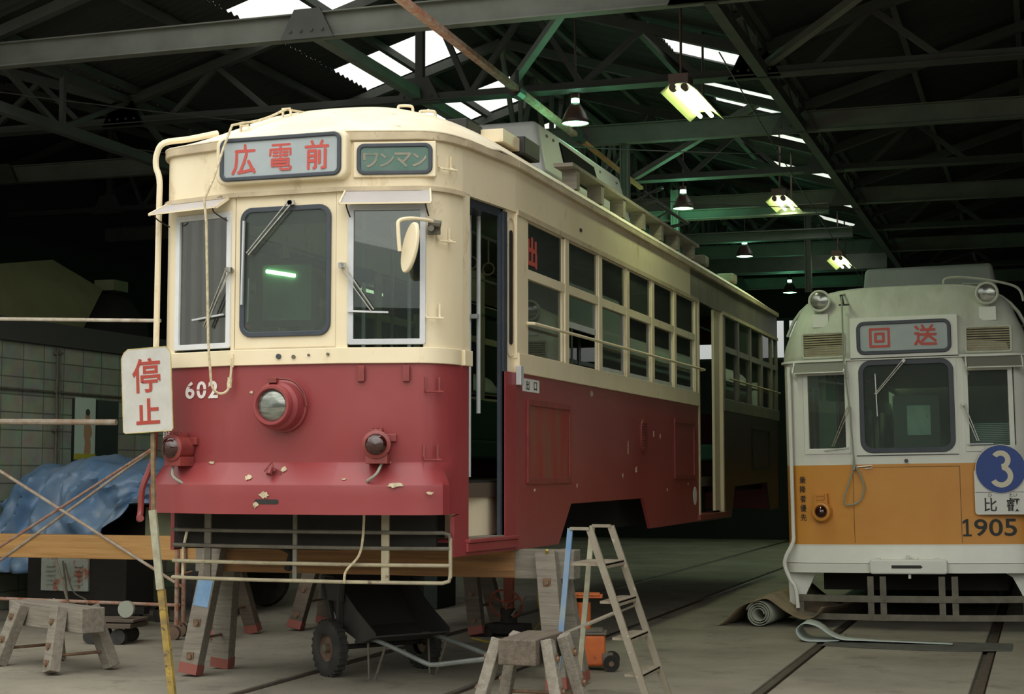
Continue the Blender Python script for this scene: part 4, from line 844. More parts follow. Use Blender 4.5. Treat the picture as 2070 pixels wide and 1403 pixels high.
nd = len(dd); b.add(vs, [(i * nd + j, (i + 1) * nd + j, (i + 1) * nd + j + 1, i * nd + j + 1) for i in range(len(S) - 1) for j in range(nd - 1)], raw=True)
b.build('roof', 'creamroof', T6, 60, solid=0.01)
# roof fittings
def hoop(x, y, w_, z):
    b = MB(); b.tube(smoothpath([(x, y, z), (x, y, z + 0.05), (x + 0.015, y + 0.01, z + 0.062), (x + w_ - 0.015, y + 0.02, z + 0.058), (x + w_, y + 0.03, z + 0.04), (x + w_, y + 0.03, z - 0.02)], 3), 0.011, 6); b.build('roof_hoop', 'cream', T6)
hoop(0.42, 0.95, 0.10, 4.12); hoop(0.52, 1.12, 0.11, 4.11)
for x, y, z in ((-0.37, 0.10, 3.82), (-0.20, 0.40, 3.99)):
    b = MB(); b.box(x - 0.035, y - 0.01, z, x - 0.025, y + 0.01, z + 0.10); b.box(x + 0.025, y - 0.01, z, x + 0.035, y + 0.01, z + 0.10); b.box(x - 0.035, y - 0.012, z + 0.09, x + 0.035, y + 0.012, z + 0.10); b.box(x - 0.06, y - 0.02, z - 0.02, x + 0.08, y + 0.02, z + 0.005); b.build('rope_guide', 'cream', T6, 0)
b = MB(); b.tube(sag((0.5, 3.0, 4.28), (-0.20, 0.40, 4.08), 0.0) + sag((-0.20, 0.38, 4.08), (-0.37, 0.08, 3.93), 0.02)[1:] + [(-0.372, -0.08, 3.88), (-0.40, -0.14, 3.72), (-0.44, -0.20, 3.50), (-0.48, -0.25, 3.35), (-0.485, -0.21, 3.2), (-0.485, -0.16, 2.4), (-0.48, -0.12, 2.12)]
       + smoothpath([(-0.48, -0.12, 2.12), (-0.46, -0.10, 2.075), (-0.42, -0.08, 2.06), (-0.385, -0.06, 2.09), (-0.38, -0.04, 2.16), (-0.375, -0.03, 2.30)])[1:], 0.009, 6); b.build('trolley_rope', 'rope', T6)
b = MB(); b.cyl((-0.383, -0.05, 2.10), (-0.38, -0.045, 2.17), 0.016, n=8); b.build('rope_knot', 'rope', T6); b = MB(); b.box(-0.385, -0.035, 2.24, -0.365, -0.022, 2.33); b.build('rope_cleat', 'cream', T6)
# roof unit
b = MB(); hb, ht = 0.78, 0.66; y0, y1 = 3.42, 6.5; zb, zt = 4.10, 4.60
vs = [(-hb, y0, zb), (hb, y0, zb), (hb, y1, zb), (-hb, y1, zb), (-ht, y0 + 0.10, zt), (ht, y0 + 0.10, zt), (ht, y1 - 0.08, zt), (-ht, y1 - 0.08, zt)]
b.add(vs, [(0, 1, 2, 3), (4, 7, 6, 5), (0, 4, 5, 1), (1, 5, 6, 2), (2, 6, 7, 3), (3, 7, 4, 0)]); o = b.build('air_conditioner', 'greybox', T6, 40, bevel=0.05, seg=4)
fa = lambda a, z, c: (hb + (ht - hb) * (z - zb) / (zt - zb) + c, a, z)
b = MB(fa); b.prism([(4.15, 4.19), (5.35, 4.19), (5.30, 4.50), (4.15, 4.52)], 0.0, 0.012); b.build('intake_grille', 'darkgrille', o, 0)
for v, z in ((3.75, 4.5), (3.95, 4.5), (5.55, 4.5), (6.2, 4.5), (5.9, 4.2)):
    b = MB(fa); b.cyl((v, z, 0), (v, z, 0.014), 0.014, n=8); b.build('cover_bolt', 'iron', o)
# roof walk board
b = MB(); b.box(0.93, 3.15, 4.10, 1.10, 8.4, 4.13); o = b.build('roof_walk_board', 'timber', T6, 0)
for k in range(7):
    b = MB(); y = 3.3 + k * 0.8; b.prism([(0, 0), (1, 0), (1, 1), (0, 1)], 0, 0) if False else b.box(0.96, y, 3.93, 1.09, y + 0.10, 4.10); b.build('board_block', 'timber', o, 0)
b = MB(); b.box(0.84, 1.55, 4.00, 1.02, 1.95, 4.10); o = b.build('cream_roof_box', 'cream', T6, 0, bevel=0.005)
b = MB(); b.box(0.82, 1.95, 3.98, 1.06, 2.35, 4.12); b.build('resistor_grid', 'black', T6, 0, bevel=0.01); b = MB(); b.box(0.66, 1.25, 4.05, 0.84, 1.6, 4.13); b.build('resistor_grid', 'black', T6, 0, bevel=0.01)
b = MB(); b.tube([(0.5, 7.0, 4.35), (0.9, 7.0, 4.42), (0.92, 8.6, 4.42), (0.5, 8.6, 4.35)], 0.02, 6); b.tube(smoothpath([(0.6, 7.0, 4.4), (0.9, 7.3, 4.62), (0.6, 8.0, 4.7), (-0.4, 8.0, 4.7)]), 0.015, 6); b.tube([(0.6, 7.8, 4.3), (0.9, 7.8, 4.45), (0.6, 7.8, 4.68)], 0.015, 6); b.build('current_collector', 'black', T6)
for y in (9.3, 11.2):
    b = MB(); b.box(0.75, y, 4.02, 0.98, y + 0.28, 4.14); b.build('roof_vent', 'iron', T6, 0, bevel=0.02)
# lifeguard cage under the front
FP = lambda s: (s, -0.0 + 0.10 * (abs(s) / 1.1) ** 2.5, 0)
for k, z in enumerate((1.135, 1.03, 0.92, 0.805)):
    b = MB(); n = 14; sl = -0.99; sr = 1.07; pts = []
    for i in range(n + 1):
        s = sl + (sr - sl) * i / n; p = FP(s); pts.append((s, p[1] + 0.22 - 0.02 * 0, z))
    if k in (0, 3):
        p = pts[-1]; zz = -0.05 if k == 0 else 0.05; pts[-1] = (p[0] - 0.05, p[1] - 0.01, z); pts += [(p[0] - 0.01, p[1], z + zz * 0.25), (p[0], p[1], z + zz)]
        p = pts[0]
        pts = [(p[0], p[1] + 0.14, z)] + pts
    b.tube(pts, 0.013, 8); b.build('lifeguard_rail', 'iron' if k < 2 else 'dullcream', T6)
for s, m, w_ in ((-0.70, 'iron', 0.05), (-0.02, 'iron', 0.03), (0.63, 'dullcream', 0.055)):
    b = MB(); p = FP(s); b.box(s - w_ / 2, p[1] + 0.225, 0.80, s + w_ / 2, p[1] + 0.24, 1.27); b.build('lifeguard_stay', m, T6, 0)
b = MB(); p = FP(1.07); b.tube([(1.07, p[1] + 0.22, 0.84), (1.07, p[1] + 0.22, 1.1)], 0.013, 8); b.build('lifeguard_end', 'dullcream', T6); b = MB(); b.tube([(-0.93, 0.33, 0.80), (-0.93, 0.33, 1.0), (-0.9, 0.33, 1.13)], 0.010, 6); b.build('lifeguard_end', 'cream', T6)
b = MB(); b.tube(smoothpath([(0.50, 0.2, 1.28), (0.50, 0.18, 1.1), (0.47, 0.18, 0.98), (0.38, 0.18, 0.88), (0.36, 0.2, 0.80)]), 0.009, 6); b.build('loose_rope', 'rope', T6)
b = MB(); b.box(-0.5, 0.9, 0.985, -0.1, 1.3, 1.0); b.tube([(-0.5, 0.6, 1.1), (-0.25, 0.65, 0.98), (-0.3, 0.7, 0.85)], 0.03, 8); b.build('brake_rigging', 'dark', T6)
b = MB(FC); b.box(-1.0, 1.02, -0.40, 0.95, 1.26, -0.36); b.build('headstock', 'dark', T6, 0)
# ================================================================== ORANGE AND WHITE TRAM 1905
T9 = thing('tram', 'orange and white tram numbered 1905 with route disc 3, on the right track', 'tram', (-1.25, 16.2, 0))
T9.rotation_euler = (0, radians(-0.9), 0)
t6 = tan(radians(7)); C9 = 0.98
def P9(s):
    a = abs(s); g = 1 if s >= 0 else -1
    if a <= 0.50: return (s, 0.0)
    if a <= C9: return (s, (a - 0.5) * t6)
    t = min((a - C9) / 0.32, 1); x0, y0 = C9, (C9 - 0.5) * t6; x1, y1 = 1.21, y0 + 0.03; x2, y2 = 1.21, 0.34
    return (g * ((1 - t) ** 2 * x0 + 2 * t * (1 - t) * x1 + t * t * x2), (1 - t) ** 2 * y0 + 2 * t * (1 - t) * y1 + t * t * y2)
def N9(s):
    e = 0.004; a = P9(s - e); c = P9(s + e); d = Vector((c[0] - a[0], c[1] - a[1])).normalized(); return (d.y, -d.x)
GC = lambda a, z, c: (a, -c, z)
GRt = lambda a, z, c: (a + c * 0.12, (a - 0.5) * t6 - c, z)
GL = lambda a, z, c: (a - c * 0.12, (-0.5 - a) * t6 - c, z)
GF = lambda a, z, c: (GC if abs(a) <= 0.5 else (GRt if a > 0 else GL))(a, z, c)
def st9(sa, sb, z0, z1, name, m, off=0, th=0.04, **k):
    b = MB(); strip(b, sa, sb, z0, z1, off, th, P=P9, N=N9, **k); return b.build(name, m, T9, 25)
k9 = (-C9, -0.5, 0.5, C9)
L9 = 12.0
st9(-1.3, 1.3, 0.82, 1.61, 'orange_front_panel', 'orangep'); st9(-1.3, 1.3, 0.81, 0.825, 'lower_band_edge', 'wcream', 0.004)
def fl9(s, z): return 0.02 - 0.10 * max(0, (z < 0.66)) * 0
st9(-1.3, 1.3, 0.645, 0.82, 'white_skirt', 'wcream', 0.0, 0.04, offf=lambda s, z: 0.05 * (0.82 - z) / 0.175)
st9(-1.3, 1.3, 0.55, 0.64, 'white_bumper_band', 'wcream', 0.05, 0.05)
for s in (-1, 1):
    g = lambda a, z, c, s=s: (s * a, 0.14 + c, z)
    b = MB(g); b.prism([(1.21, 0.56), (0.86, 0.56), (0.95, 0.50), (1.02, 0.36), (1.06, 0.27), (1.12, 0.22), (1.20, 0.22)], 0.02, 0.10); b.build('corner_skirt', 'wcream', T9, 0)
for sa, sb, z0, z1 in ((-1.3, -0.99, 1.61, 2.65), (-0.53, -0.475, 1.61, 2.65), (0.50, 0.56, 1.61, 2.65), (1.02, 1.3, 1.61, 2.65), (-0.99, -0.53, 1.61, 1.775), (0.56, 1.02, 1.61, 1.775), (-0.99, -0.53, 2.53, 2.65), (0.56, 1.02, 2.53, 2.65)):
    st9(sa, sb, z0, z1, 'front_window_post', 'wcream')
b = MB(GC); b.holed(-0.475, 1.70, 0.50, 2.65, -0.41, 1.745, 0.45, 2.605, 0.10, -0.03, 0.006); b.box(-0.475, 1.61, -0.03, 0.50, 1.70, 0.0); o = b.build('front_door_panel', 'wcream', T9, 0)
b = MB(GC); b.box(-0.475, 1.693, 0, 0.50, 1.70, 0.01); b.build('panel_gap', 'ink', o, 0)
b = MB(GC); b.rframe(-0.435, 1.72, 0.475, 2.635, 0.12, 0.05, -0.01, 0.02); f = b.build('windscreen_frame', 'rubber', T9, 40, bevel=0.004)
b = MB(GC); b.prism(rrect(-0.40, 1.76, 0.44, 2.60, 0.09), -0.004, 0.002); b.build('pane', 'glass', f, 0)
for fr, x0, x1, r in ((GL, -0.99, -0.53, 0), (GRt, 0.56, 1.02, 0)):
    b = MB(fr); b.rframe(x0, 1.72, x1, 2.55, 0.01, 0.045, -0.03, 0.012, 1); f = b.build('windscreen_frame', 'wcream', T9, 0, bevel=0.003)
    b = MB(fr); b.box(x0 + 0.04, 1.76, -0.012, x1 - 0.04, 2.51, -0.006); b.build('pane', 'glass', f, 0)
# roof and dome
def H9(u): return 2.66 + 0.70 * max(0.0, 1 - abs(u / 1.235) ** 4.2) ** 0.5
S9 = [round(-1.3 + 2.6 * i / 48, 4) for i in range(49)]; Q = [0, 0.12, 0.25, 0.4, 0.55, 0.7, 0.82, 0.92, 1.0]; back = [0.1, 0.3, 0.7, 1.5, 4, 8, 12]
vs = []
for s in S9:
    p = P9(s); n = N9(s)
    for q in Q: vs.append((p[0] - n[0] * 0.10 * q ** 3, p[1] - n[1] * 0.16 * q ** 3 * 1.0, 2.65 + (H9(p[0]) - 2.65) * q))
    for d in back: vs.append((p[0] - n[0] * 0.10, max(p[1], 0) + 0.16 + d * 0.97, H9(p[0])))
nd = len(Q) + len(back); b = MB(); b.add(vs, [(i * nd + j, (i + 1) * nd + j, (i + 1) * nd + j + 1, i * nd + j + 1) for i in range(48) for j in range(nd - 1)]); b.build('roof', 'wroof', T9, 40, solid=0.012)
st9(-1.3, 1.3, 2.64, 2.662, 'drip_rail', 'wcream', 0.03, 0.05)
b = MB(); ed = [];
for i in range(33):
    u = -1.19 + 2.38 * i / 32; ed.append((u * 0.985, 0.20 + 0.14 * abs(u / 1.2) ** 6, H9(u) + 0.008))
b.tube(ed, 0.018, 6); b.build('roof_edge_bead', 'wroof', T9)
for s in (-1, 1):
    g = lambda a, z, c, s=s: (s * (1.21 + c), a, z)
    b = MB(g); b.box(0.34, 0.82, -0.03, L9, 1.61, 0); b.build('side_orange_panel', 'orangep', T9, 0)
    b = MB(g); b.box(0.34, 0.5, -0.03, L9, 0.82, 0.0); b.box(0.34, 2.5, -0.03, L9, 2.70, 0)
    for k in range(12): b.box(0.34 + k * 0.97, 1.6, -0.03, 0.46 + k * 0.97, 2.5, 0)
    b.build('side_body', 'wcream', T9, 0)
    b = MB(g); b.box(0.34, 1.6, -0.02, L9, 2.5, -0.015); b.build('side_glazing', 'glass', T9, 0)
b = MB(); b.box(-1.2, L9, 0.5, 1.2, L9 + 0.03, 3.1); b.build('rear_end', 'wcream', T9, 0)
b = MB(); b.box(-1.18, 0.4, 0.78, 1.18, L9 - 0.02, 0.82); b.build('floor', 'floorin', T9, 0)
b = MB(); b.box(-0.9, 0.5, 0.35, 0.9, L9 - 0.5, 0.78); b.build('underframe', 'dark', T9, 0)
b = MB(); b.box(-1.15, 0.5, 2.95, 1.15, L9 - 0.1, 2.97); b.build('inner_ceiling', 'ceilin', T9, 0)
for y in (2.6, 4.3, 8.4, 10.0):
    for x in (-0.62, 0.65):
        b = MB(); b.cyl((x - 0.05, y, 0.35), (x + 0.05, y, 0.35), 0.33, n=24); b.build('wheel', 'rail', T9)
b = MB(); b.box(-0.16, 0.55, 0.82, 0.30, 0.62, 2.30); o = part(b.build('cab_panel', 'ceilin', T9, 0), 'pale green cab panel behind the middle windscreen')
b = MB(); b.grid(lambda u, v: (-0.02 + 0.23 * u, 0.53 - 0.012 * sin(9 * u + 5 * v) - 0.01 * sin(7 * v), 1.90 + 0.30 * v), 8, 8); b.build('plastic_bag', 'paper', o, 60)
b = MB(); b.box(0.60, 1.1, 0.9, 1.05, 1.15, 2.0); b.box(-0.9, 0.5, 0.82, -0.72, 0.6, 2.5); b.box(-1.0, 1.4, 1.4, 1.0, 1.44, 1.7); b.build('cab_fittings', 'interior', T9, 0)
b = MB(); 
for k in range(16): b.box(0.60, 0.42, 1.72 + k * 0.018, 1.08, 0.432, 1.729 + k * 0.018)
b.build('cab_blind', 'alu', T9, 0)
for x in (-0.80, -0.74, 0.52):
    b = MB(); b.cyl((x, 0.7, 0.8), (x, 0.7, 2.9), 0.016, n=8); b.build('grab_pole', 'alu', T9)
# destination box 回送
b = MB(GC); b.prism([(-0.505, 2.655), (0.53, 2.655), (0.53, 3.06), (-0.505, 3.06)], -0.25, 0.03); o = b.build('destination_box', 'wcream', T9, 0, bevel=0.006)
b = MB(GC); b.box(-0.505, 2.652, 0.0, 0.53, 2.66, 0.034); b.build('box_gap', 'ink', o, 0)
b = MB(GC); b.rframe(-0.44, 2.69, 0.468, 3.02, 0.075, 0.035, 0.02, 0.045); b.build('rubber_frame', 'rubber', o, 40, bevel=0.005)
b = MB(GC); b.prism(rrect(-0.42, 2.71, 0.45, 3.00, 0.06), 0.028, 0.033); s_ = b.build('destination_face', 'signface', o, 0)
brush('回', GC, -0.215, 2.855, 0.19, 'signred', s_, 21, 0.034); brush('送', GC, 0.225, 2.862, 0.20, 'signred', s_, 21, 0.034)
# louvre vents
for fr, x0, x1 in ((GL, -0.99, -0.555), (GRt, 0.59, 1.03)):
    b = MB(fr); b.rframe(x0, 2.675, x1, 2.94, 0.03, 0.02, -0.01, 0.02); o = b.build('louvre_vent', 'wroof', T9, 0, bevel=0.003)
    b = MB(fr); b.box(x0 + 0.015, 2.69, -0.0, x1 - 0.015, 2.925, 0.004); b.build('vent_back', 'ink', o, 0)
    b = MB(fr)
    for k in range(10): b.bar((x0 + 0.02, 2.703 + k * 0.0235, 0.010), (x1 - 0.02, 2.703 + k * 0.0235, 0.010), 0.014, 0.009)
    b.build('vent_slats', 'brasslou', o, 0)
# headlights on the roof corners
for x, lab in ((-0.80, 'left round headlight on the roof edge'), (0.815, 'right round headlight on the roof edge')):
    g = lambda a, z, c: (a, 0.10 - c, z)
    o = part(lz(g, x, 3.255, [(0.0, -0.12), (0.06, -0.10), (0.095, 0.0), (0.108, 0.05), (0.112, 0.075), (0.10, 0.08), (0.088, 0.075)]).build('headlight', 'wroof', T9, 40), lab)
    lz(g, x, 3.255, [(0.088, 0.07), (0.06, 0.08), (0.0, 0.084)]).build('headlight_lens', 'lensglass', o, 60)
    b = MB(g); b.cyl((x, 3.15, -0.02), (x, 3.13, -0.02), 0.02); b.box(x - 0.08, 2.99, -0.08, x + 0.08, 3.125, 0.05); b.build('lamp_bracket', 'wcream', o, 0, bevel=0.004)
b = MB(); b.tube(smoothpath([(0.40, 0.25, 3.36), (0.42, 0.25, 3.44), (0.6, 0.3, 3.45), (0.9, 0.35, 3.40), (1.1, 0.4, 3.33), (1.15, 0.42, 3.2)]), 0.014, 6); b.tube([(0.55, 0.5, 3.34), (0.58, 0.5, 3.41), (0.8, 0.55, 3.40)], 0.010, 6); b.build('roof_rail', 'wroof', T9)
b = MB(); b.add([(-0.62, 2.2, 3.3), (0.90, 2.2, 3.3), (0.90, 4.8, 3.3), (-0.62, 4.8, 3.3), (-0.56, 2.25, 3.83), (0.82, 2.25, 3.83), (0.82, 4.7, 3.83), (-0.56, 4.7, 3.83)], [(0, 1, 2, 3), (4, 7, 6, 5), (0, 4, 5, 1), (1, 5, 6, 2), (2, 6, 7, 3), (3, 7, 4, 0)]); b.build('air_conditioner', 'greybox', T9, 40, bevel=0.05, seg=4)
# visors
for fr, x0, x1 in ((GL, -1.10, -0.545), (GRt, 0.56, 1.12)):
    b = MB(fr); b.add([(x0, 2.635, 0.012), (x1, 2.635, 0.012), (x1 - 0.01, 2.53, 0.10), (x0 + 0.04, 2.53, 0.10)], [(0, 1, 2, 3)]); o = b.build('sun_visor', 'visor2', T9, 0, solid=0.005)
    b = MB(fr); b.bar((x0 + 0.04, 2.53, 0.10), (x1 - 0.01, 2.53, 0.10), 0.01, 0.014)
    for x in (x0 + 0.03, x1 - 0.01): b.bar((x, 2.635, 0.015), (x, 2.53, 0.10), 0.012, 0.02); b.tube(smoothpath([(x, 2.53, 0.10), (x + 0.005, 2.49, 0.07), (x + 0.02, 2.47, 0.02)]), 0.008, 6)
    b.build('visor_edge', 'wcream', o, 0)
def wiper9(fr, px, pz, arm, blade, c=0.05):
    b = MB(fr); b.cyl((px, pz, 0), (px, pz, c), 0.018, n=10); o = b.build('wiper', 'chrome', T9)
    b = MB(fr); b.bar((px + 0.012, pz, c), (arm[0] + 0.008, arm[1], c - 0.01), 0.008, 0.010, (0, 0, 1)); b.bar((px - 0.015, pz, c), (arm[0] - 0.01, arm[1], c - 0.01), 0.008, 0.010, (0, 0, 1)); b.build('wiper_arm', 'chrome', o)
    b = MB(fr); b.bar((blade[0], blade[1], c - 0.015), (blade[2], blade[3], c - 0.015), 0.010, 0.014, (0, 0, 1)); b.build('wiper_blade', 'alu', o)
wiper9(GC, 0.01, 2.62, (-0.27, 2.30), (-0.27, 2.50, -0.26, 2.08)); wiper9(GL, -0.53, 2.17, (-0.70, 1.79), (-0.79, 1.755, -0.54, 1.78)); wiper9(GRt, 0.55, 2.18, (0.68, 1.82), (0.58, 1.79, 0.82, 1.79))
# tail lamp
o = lz(GL, -0.83, 1.15, [(0.10, 0), (0.10, 0.06), (0.088, 0.09), (0.07, 0.095), (0.058, 0.08)]).build('tail_lamp', 'orangep', T9, 35)
lz(GL, -0.83, 1.15, [(0.058, 0.085), (0.045, 0.105), (0.0, 0.115)]).build('tail_lens', 'lensred', o, 60)
b = MB(GL); b.prism([(-0.90, 1.18), (-0.76, 1.18), (-0.77, 1.33), (-0.89, 1.33)], 0, 0.07); b.box(-0.87, 1.305, 0.07, -0.79, 1.325, 0.08); b.tube([(-0.87, 1.31, 0.08), (-0.87, 1.27, 0.085), (-0.79, 1.27, 0.085), (-0.79, 1.31, 0.08)], 0.004, 5); b.build('lamp_hood', 'orangep', o, 0, bevel=0.01)
# lettering
for i, ch in enumerate('乗降者優先'): text('side_lettering', ch, GL, -1.025, 1.465 - i * 0.093, 0.07, 'ink', T9, 0.008, 0.85, 0.003)
for ch, x in (('9', 0.675), ('0', 0.815), ('5', 0.95)): text('fleet_number', ch, GF, x, 0.985, 0.165, 'ink', T9, 0.012, 1.2, 0.003)
b = MB(GF); b.prism([(0.51, 0.9025), (0.59, 0.9025), (0.59, 0.921), (0.562, 0.921), (0.562, 1.0675), (0.540, 1.0675), (0.508, 1.045), (0.508, 1.022), (0.538, 1.036), (0.538, 0.921), (0.51, 0.921)], 0.003, 0.005); b.build('fleet_number', 'ink', T9, 0)
b = MB(GL); b.tube([(-1.15, 0.86, 0), (-1.15, 1.6, 0)], 0.003, 4); b.build('panel_seam', 'ink', T9)
for u in (-0.52, 0.50):
    b = MB(GF); b.box(u - 0.002, 0.84, 0.0, u + 0.002, 1.58, 0.0015); b.build('panel_seam', 'ink', T9, 0)
b = MB(GC); b.box(-0.5, 1.578, 0, 0.5, 1.582, 0.0015); b.build('panel_seam', 'ink', T9, 0)
# route disc and plate
gp = lambda a, z, c: (a, 0.03 - c, z)
b = MB(gp); b.prism(rrect(0.633, 1.11, 1.13, 1.545, 0.03), 0.06, 0.068); o = part(b.build('route_plate', 'plate', T9, 0, bevel=0.002), 'white enamel plate under the blue route disc')
b = MB(gp); b.box(0.64, 1.322, 0.068, 1.12, 1.326, 0.070); b.build('plate_line', 'ink', o, 0)
for ch, x, z, h in (('比', 0.775, 1.205, 0.13), ('叡', 0.985, 1.205, 0.13), ('ひ', 0.775, 1.296, 0.036), ('えい', 0.985, 1.296, 0.036)): text('plate_lettering', ch, gp, x, z, h, 'ink', o, 0.012 if h > .1 else 0.0, 0.95, 0.069)
b = MB(gp); b.prism([(0.882 + 0.232 * cos(2 * pi * i / 40), 1.545 + 0.232 * sin(2 * pi * i / 40)) for i in range(40)], 0.07, 0.080); d_ = part(b.build('route_disc', 'bluedisc', T9, 40, bevel=0.002), 'blue round disc with an ivory 3')
b = MB(gp); b.tube([(0.882 + 0.232 * cos(2 * pi * i / 40), 1.545 + 0.232 * sin(2 * pi * i / 40), 0.075) for i in range(40)], 0.006, 5, True); b.build('disc_rim', 'ivory', d_)
b = MB(gp)
def arc3(cx, cz, r, a0, a1, w_, n=18, C=(0.081, 0.084)):
    vs = [];
    for i in range(n + 1):
        a = radians(a0 + (a1 - a0) * i / n)
        for rr in (r - w_ / 2, r + w_ / 2):
            for c in C: vs.append((cx + rr * cos(a), cz + rr * sin(a), c))
    fs = []
    for i in range(n):
        k = i * 4; fs += [(k + 1, k + 3, k + 7, k + 5), (k, k + 4, k + 6, k + 2), (k, k + 1, k + 5, k + 4), (k + 2, k + 6, k + 7, k + 3)]
    b.add(vs, fs)
arc3(0.885, 1.632, 0.066, 145, -85, 0.05); b.build('route_number', 'ivory', d_, 0); b = MB(gp); arc3(0.885, 1.478, 0.085, 80, -150, 0.05, 18, (0.081, 0.0855))
b.build('route_number', 'ivory', d_, 0)
# coupler box
b = MB(GC); b.prism(rrect(-0.375, 0.545, 0.36, 0.685, 0.03), 0.04, 0.13); o = b.build('coupler_cover', 'wcream', T9, 0, bevel=0.015, seg=3)
b = MB(GC); b.prism([(-0.165, 0.60), (0.11, 0.60), (0.13, 0.612), (0.11, 0.63), (-0.165, 0.63)], 0.128, 0.133); b.build('coupler_slot', 'ink', o, 0)
b = MB(GC); b.lathe([(0.0, 0.04), (0.02, 0.03), (0.02, 0.0)], (-0.01, 0.69, 0.10), (0, 1, 0), 10); b.tube([(0.0, 0.71, 0.1), (0.06, 0.69, 0.1), (0.09, 0.70, 0.1)], 0.010, 6); b.tube([(0, 0.54, 0.08), (0, 0.50, 0.08)], 0.014, 6)
for x in (-0.30, 0.26): b.box(x - 0.03, 0.685, 0.07, x + 0.03, 0.70, 0.11)
b.build('coupler_pin', 'wcream', o, 30)
b = MB(GC); b.cyl((0.0, 1.64, 0), (0.0, 1.64, 0.03), 0.018); b.build('plug', 'rubber', T9)
# pipe at the left corner
b = MB(); b.tube(smoothpath([(-1.13, 0.05, 2.6), (-1.13, 0.05, 1.6), (-1.13, 0.05, 1.0), (-1.135, 0.04, 0.85), (-1.20, 0.02, 0.72), (-1.22, 0.02, 0.62), (-1.17, 0.02, 0.48), (-1.12, 0.02, 0.40), (-1.10, 0.02, 0.2)], 4), 0.020, 8); b.build('corner_pipe', 'wcream', T9)
# rope and its loop
b = MB(GC); b.box(-0.60, 3.19, 0.02, -0.50, 3.205, 0.05); b.tube([(-0.56, 3.2, 0.04), (-0.575, 3.3, 0.04)], 0.016, 6); b.build('rope_guide', 'ink', T9)
b = MB(); b.tube([(-0.56, 0.3, 3.36), (-0.57, -0.05, 3.28), (-0.565, -0.08, 2.6), (-0.52, -0.06, 2.1), (-0.50, -0.05, 1.65)] + smoothpath([(-0.50, -0.05, 1.65), (-0.53, -0.05, 1.5), (-0.61, -0.05, 1.25), (-0.53, -0.05, 1.22), (-0.45, -0.05, 1.26), (-0.41, -0.05, 1.38), (-0.44, -0.05, 1.5), (-0.50, -0.05, 1.62)])[1:], 0.009, 6); b.build('trolley_rope', 'hose', T9)
b = MB(GC); b.box(-0.515, 1.56, 0, -0.495, 1.66, 0.05); b.tube([(-0.49, 1.585, 0.02), (-0.33, 1.60, 0.02), (-0.33, 1.575, 0.02), (-0.40, 1.57, 0.02)], 0.005, 5); b.build('rope_cleat', 'chrome', T9, 0)
# iron lifeguard frame
FB = lambda a, z, c: (a, -0.12 + 0.14 * (abs(a) / 1.1) ** 2 - c, z)
for z0, z1 in ((0.27, 0.335), (0.095, 0.155)):
    b = MB(FB); n = 16
    for i in range(n): a = -1.09 + 2.2 * i / n; b.box(a, z0, -0.012, a + 2.2 / n, z1, 0)
    b.build('lifeguard_bar', 'iron', T9, 0)
for x in (-1.07, -0.375, -0.255, 0.30, 0.42, 1.07):
    b = MB(FB); b.box(x - 0.03, 0.13, -0.024, x + 0.03, 0.30 if abs(x) > 1 else 0.52, -0.012); b.build('lifeguard_stay', 'iron', T9, 0)
    b = MB(FB); b.cyl((x, 0.30, 0), (x, 0.30, 0.012), 0.012, n=8); b.cyl((x, 0.125, 0), (x, 0.125, 0.012), 0.012, n=8); b.build('rivet', 'iron', T9)
# ================================================================== TIMBER TRESTLES
def leg(b, top, foot, w_=0.13, d_=0.10, up=(0, 1, 0)):
    b.bar(top, foot, w_, d_, up)
def trestle(name, label, cat, loc, rz, L, H, bh, bw, mb, ml, splx, sply, lw=(0.12, 0.09), foot='redend', group=None, inset=0.12, ends=(1, 1), patch=False):
    t = thing(name, label, cat, loc, rz, group)
    b = MB(); b.box(-L / 2, -bw / 2, H - bh, L / 2, bw / 2, H); b.build('beam', mb, t, 0, bevel=0.008)
    if patch:
        b = MB(); b.box(L / 2 - 0.44, -bw / 2 - 0.004, H - bh - 0.003, L / 2 + 0.004, bw / 2 + 0.004, H + 0.004); part(b.build('beam_end_cladding', 'timber', t, 0, bevel=0.006), 'bleached grey beam end'); b = MB(); b.box(-L / 2 - 0.004, -bw / 2 - 0.004, H - bh - 0.003, -L / 2 + 0.17, bw / 2 + 0.004, H + 0.004); part(b.build('beam_end_cladding', 'timber', t, 0, bevel=0.006), 'bleached grey beam end')
    for e in (-1, 1):
        if not ends[(e + 1) // 2]: continue
        x0 = e * (L / 2 - inset); x1 = x0 + e * splx
        for s in (-1, 1):
            tp = Vector((x0, s * (bw / 2 + 0.035), H - 0.01)); ft = Vector((x1, s * (bw / 2 + sply), 0.02))
            b = MB(); b.bar(tp, ft, lw[0], lw[1], (0, 1, 0)); o = b.build('leg', ml, t, 0, bevel=0.006)
            if foot:
                d = (ft - tp).normalized(); b = MB(); b.bar(ft - d * 0.075, ft + d * 0.003, lw[0] + 0.004, lw[1] + 0.004, (0, 1, 0)); b.build('painted_foot', foot, o, 0)
            for f in (0.22, 0.6, 0.86):
                p = tp.lerp(ft, f) + Vector((0, s * (lw[1] / 2 + 0.002), 0)); q = p + Vector((0, s * 0.018, 0)); b = MB(); b.cyl(p, q, 0.019, n=6); b.bar(p - Vector((0.03, 0, 0)), p + Vector((0.03, 0, 0)), 0.006, 0.06); b.build('bolt', 'bolt', o, 0)
        z = H * 0.28; b = MB(); f = 1 - z / H; xx = x0 + (x1 - x0) * f; yy = bw / 2 + 0.035 + (sply - 0.035) * f
        b.cyl((xx, -yy, z), (xx, yy, z), 0.012, n=8); b.build('tie_rod', 'bolt', t)
    return t
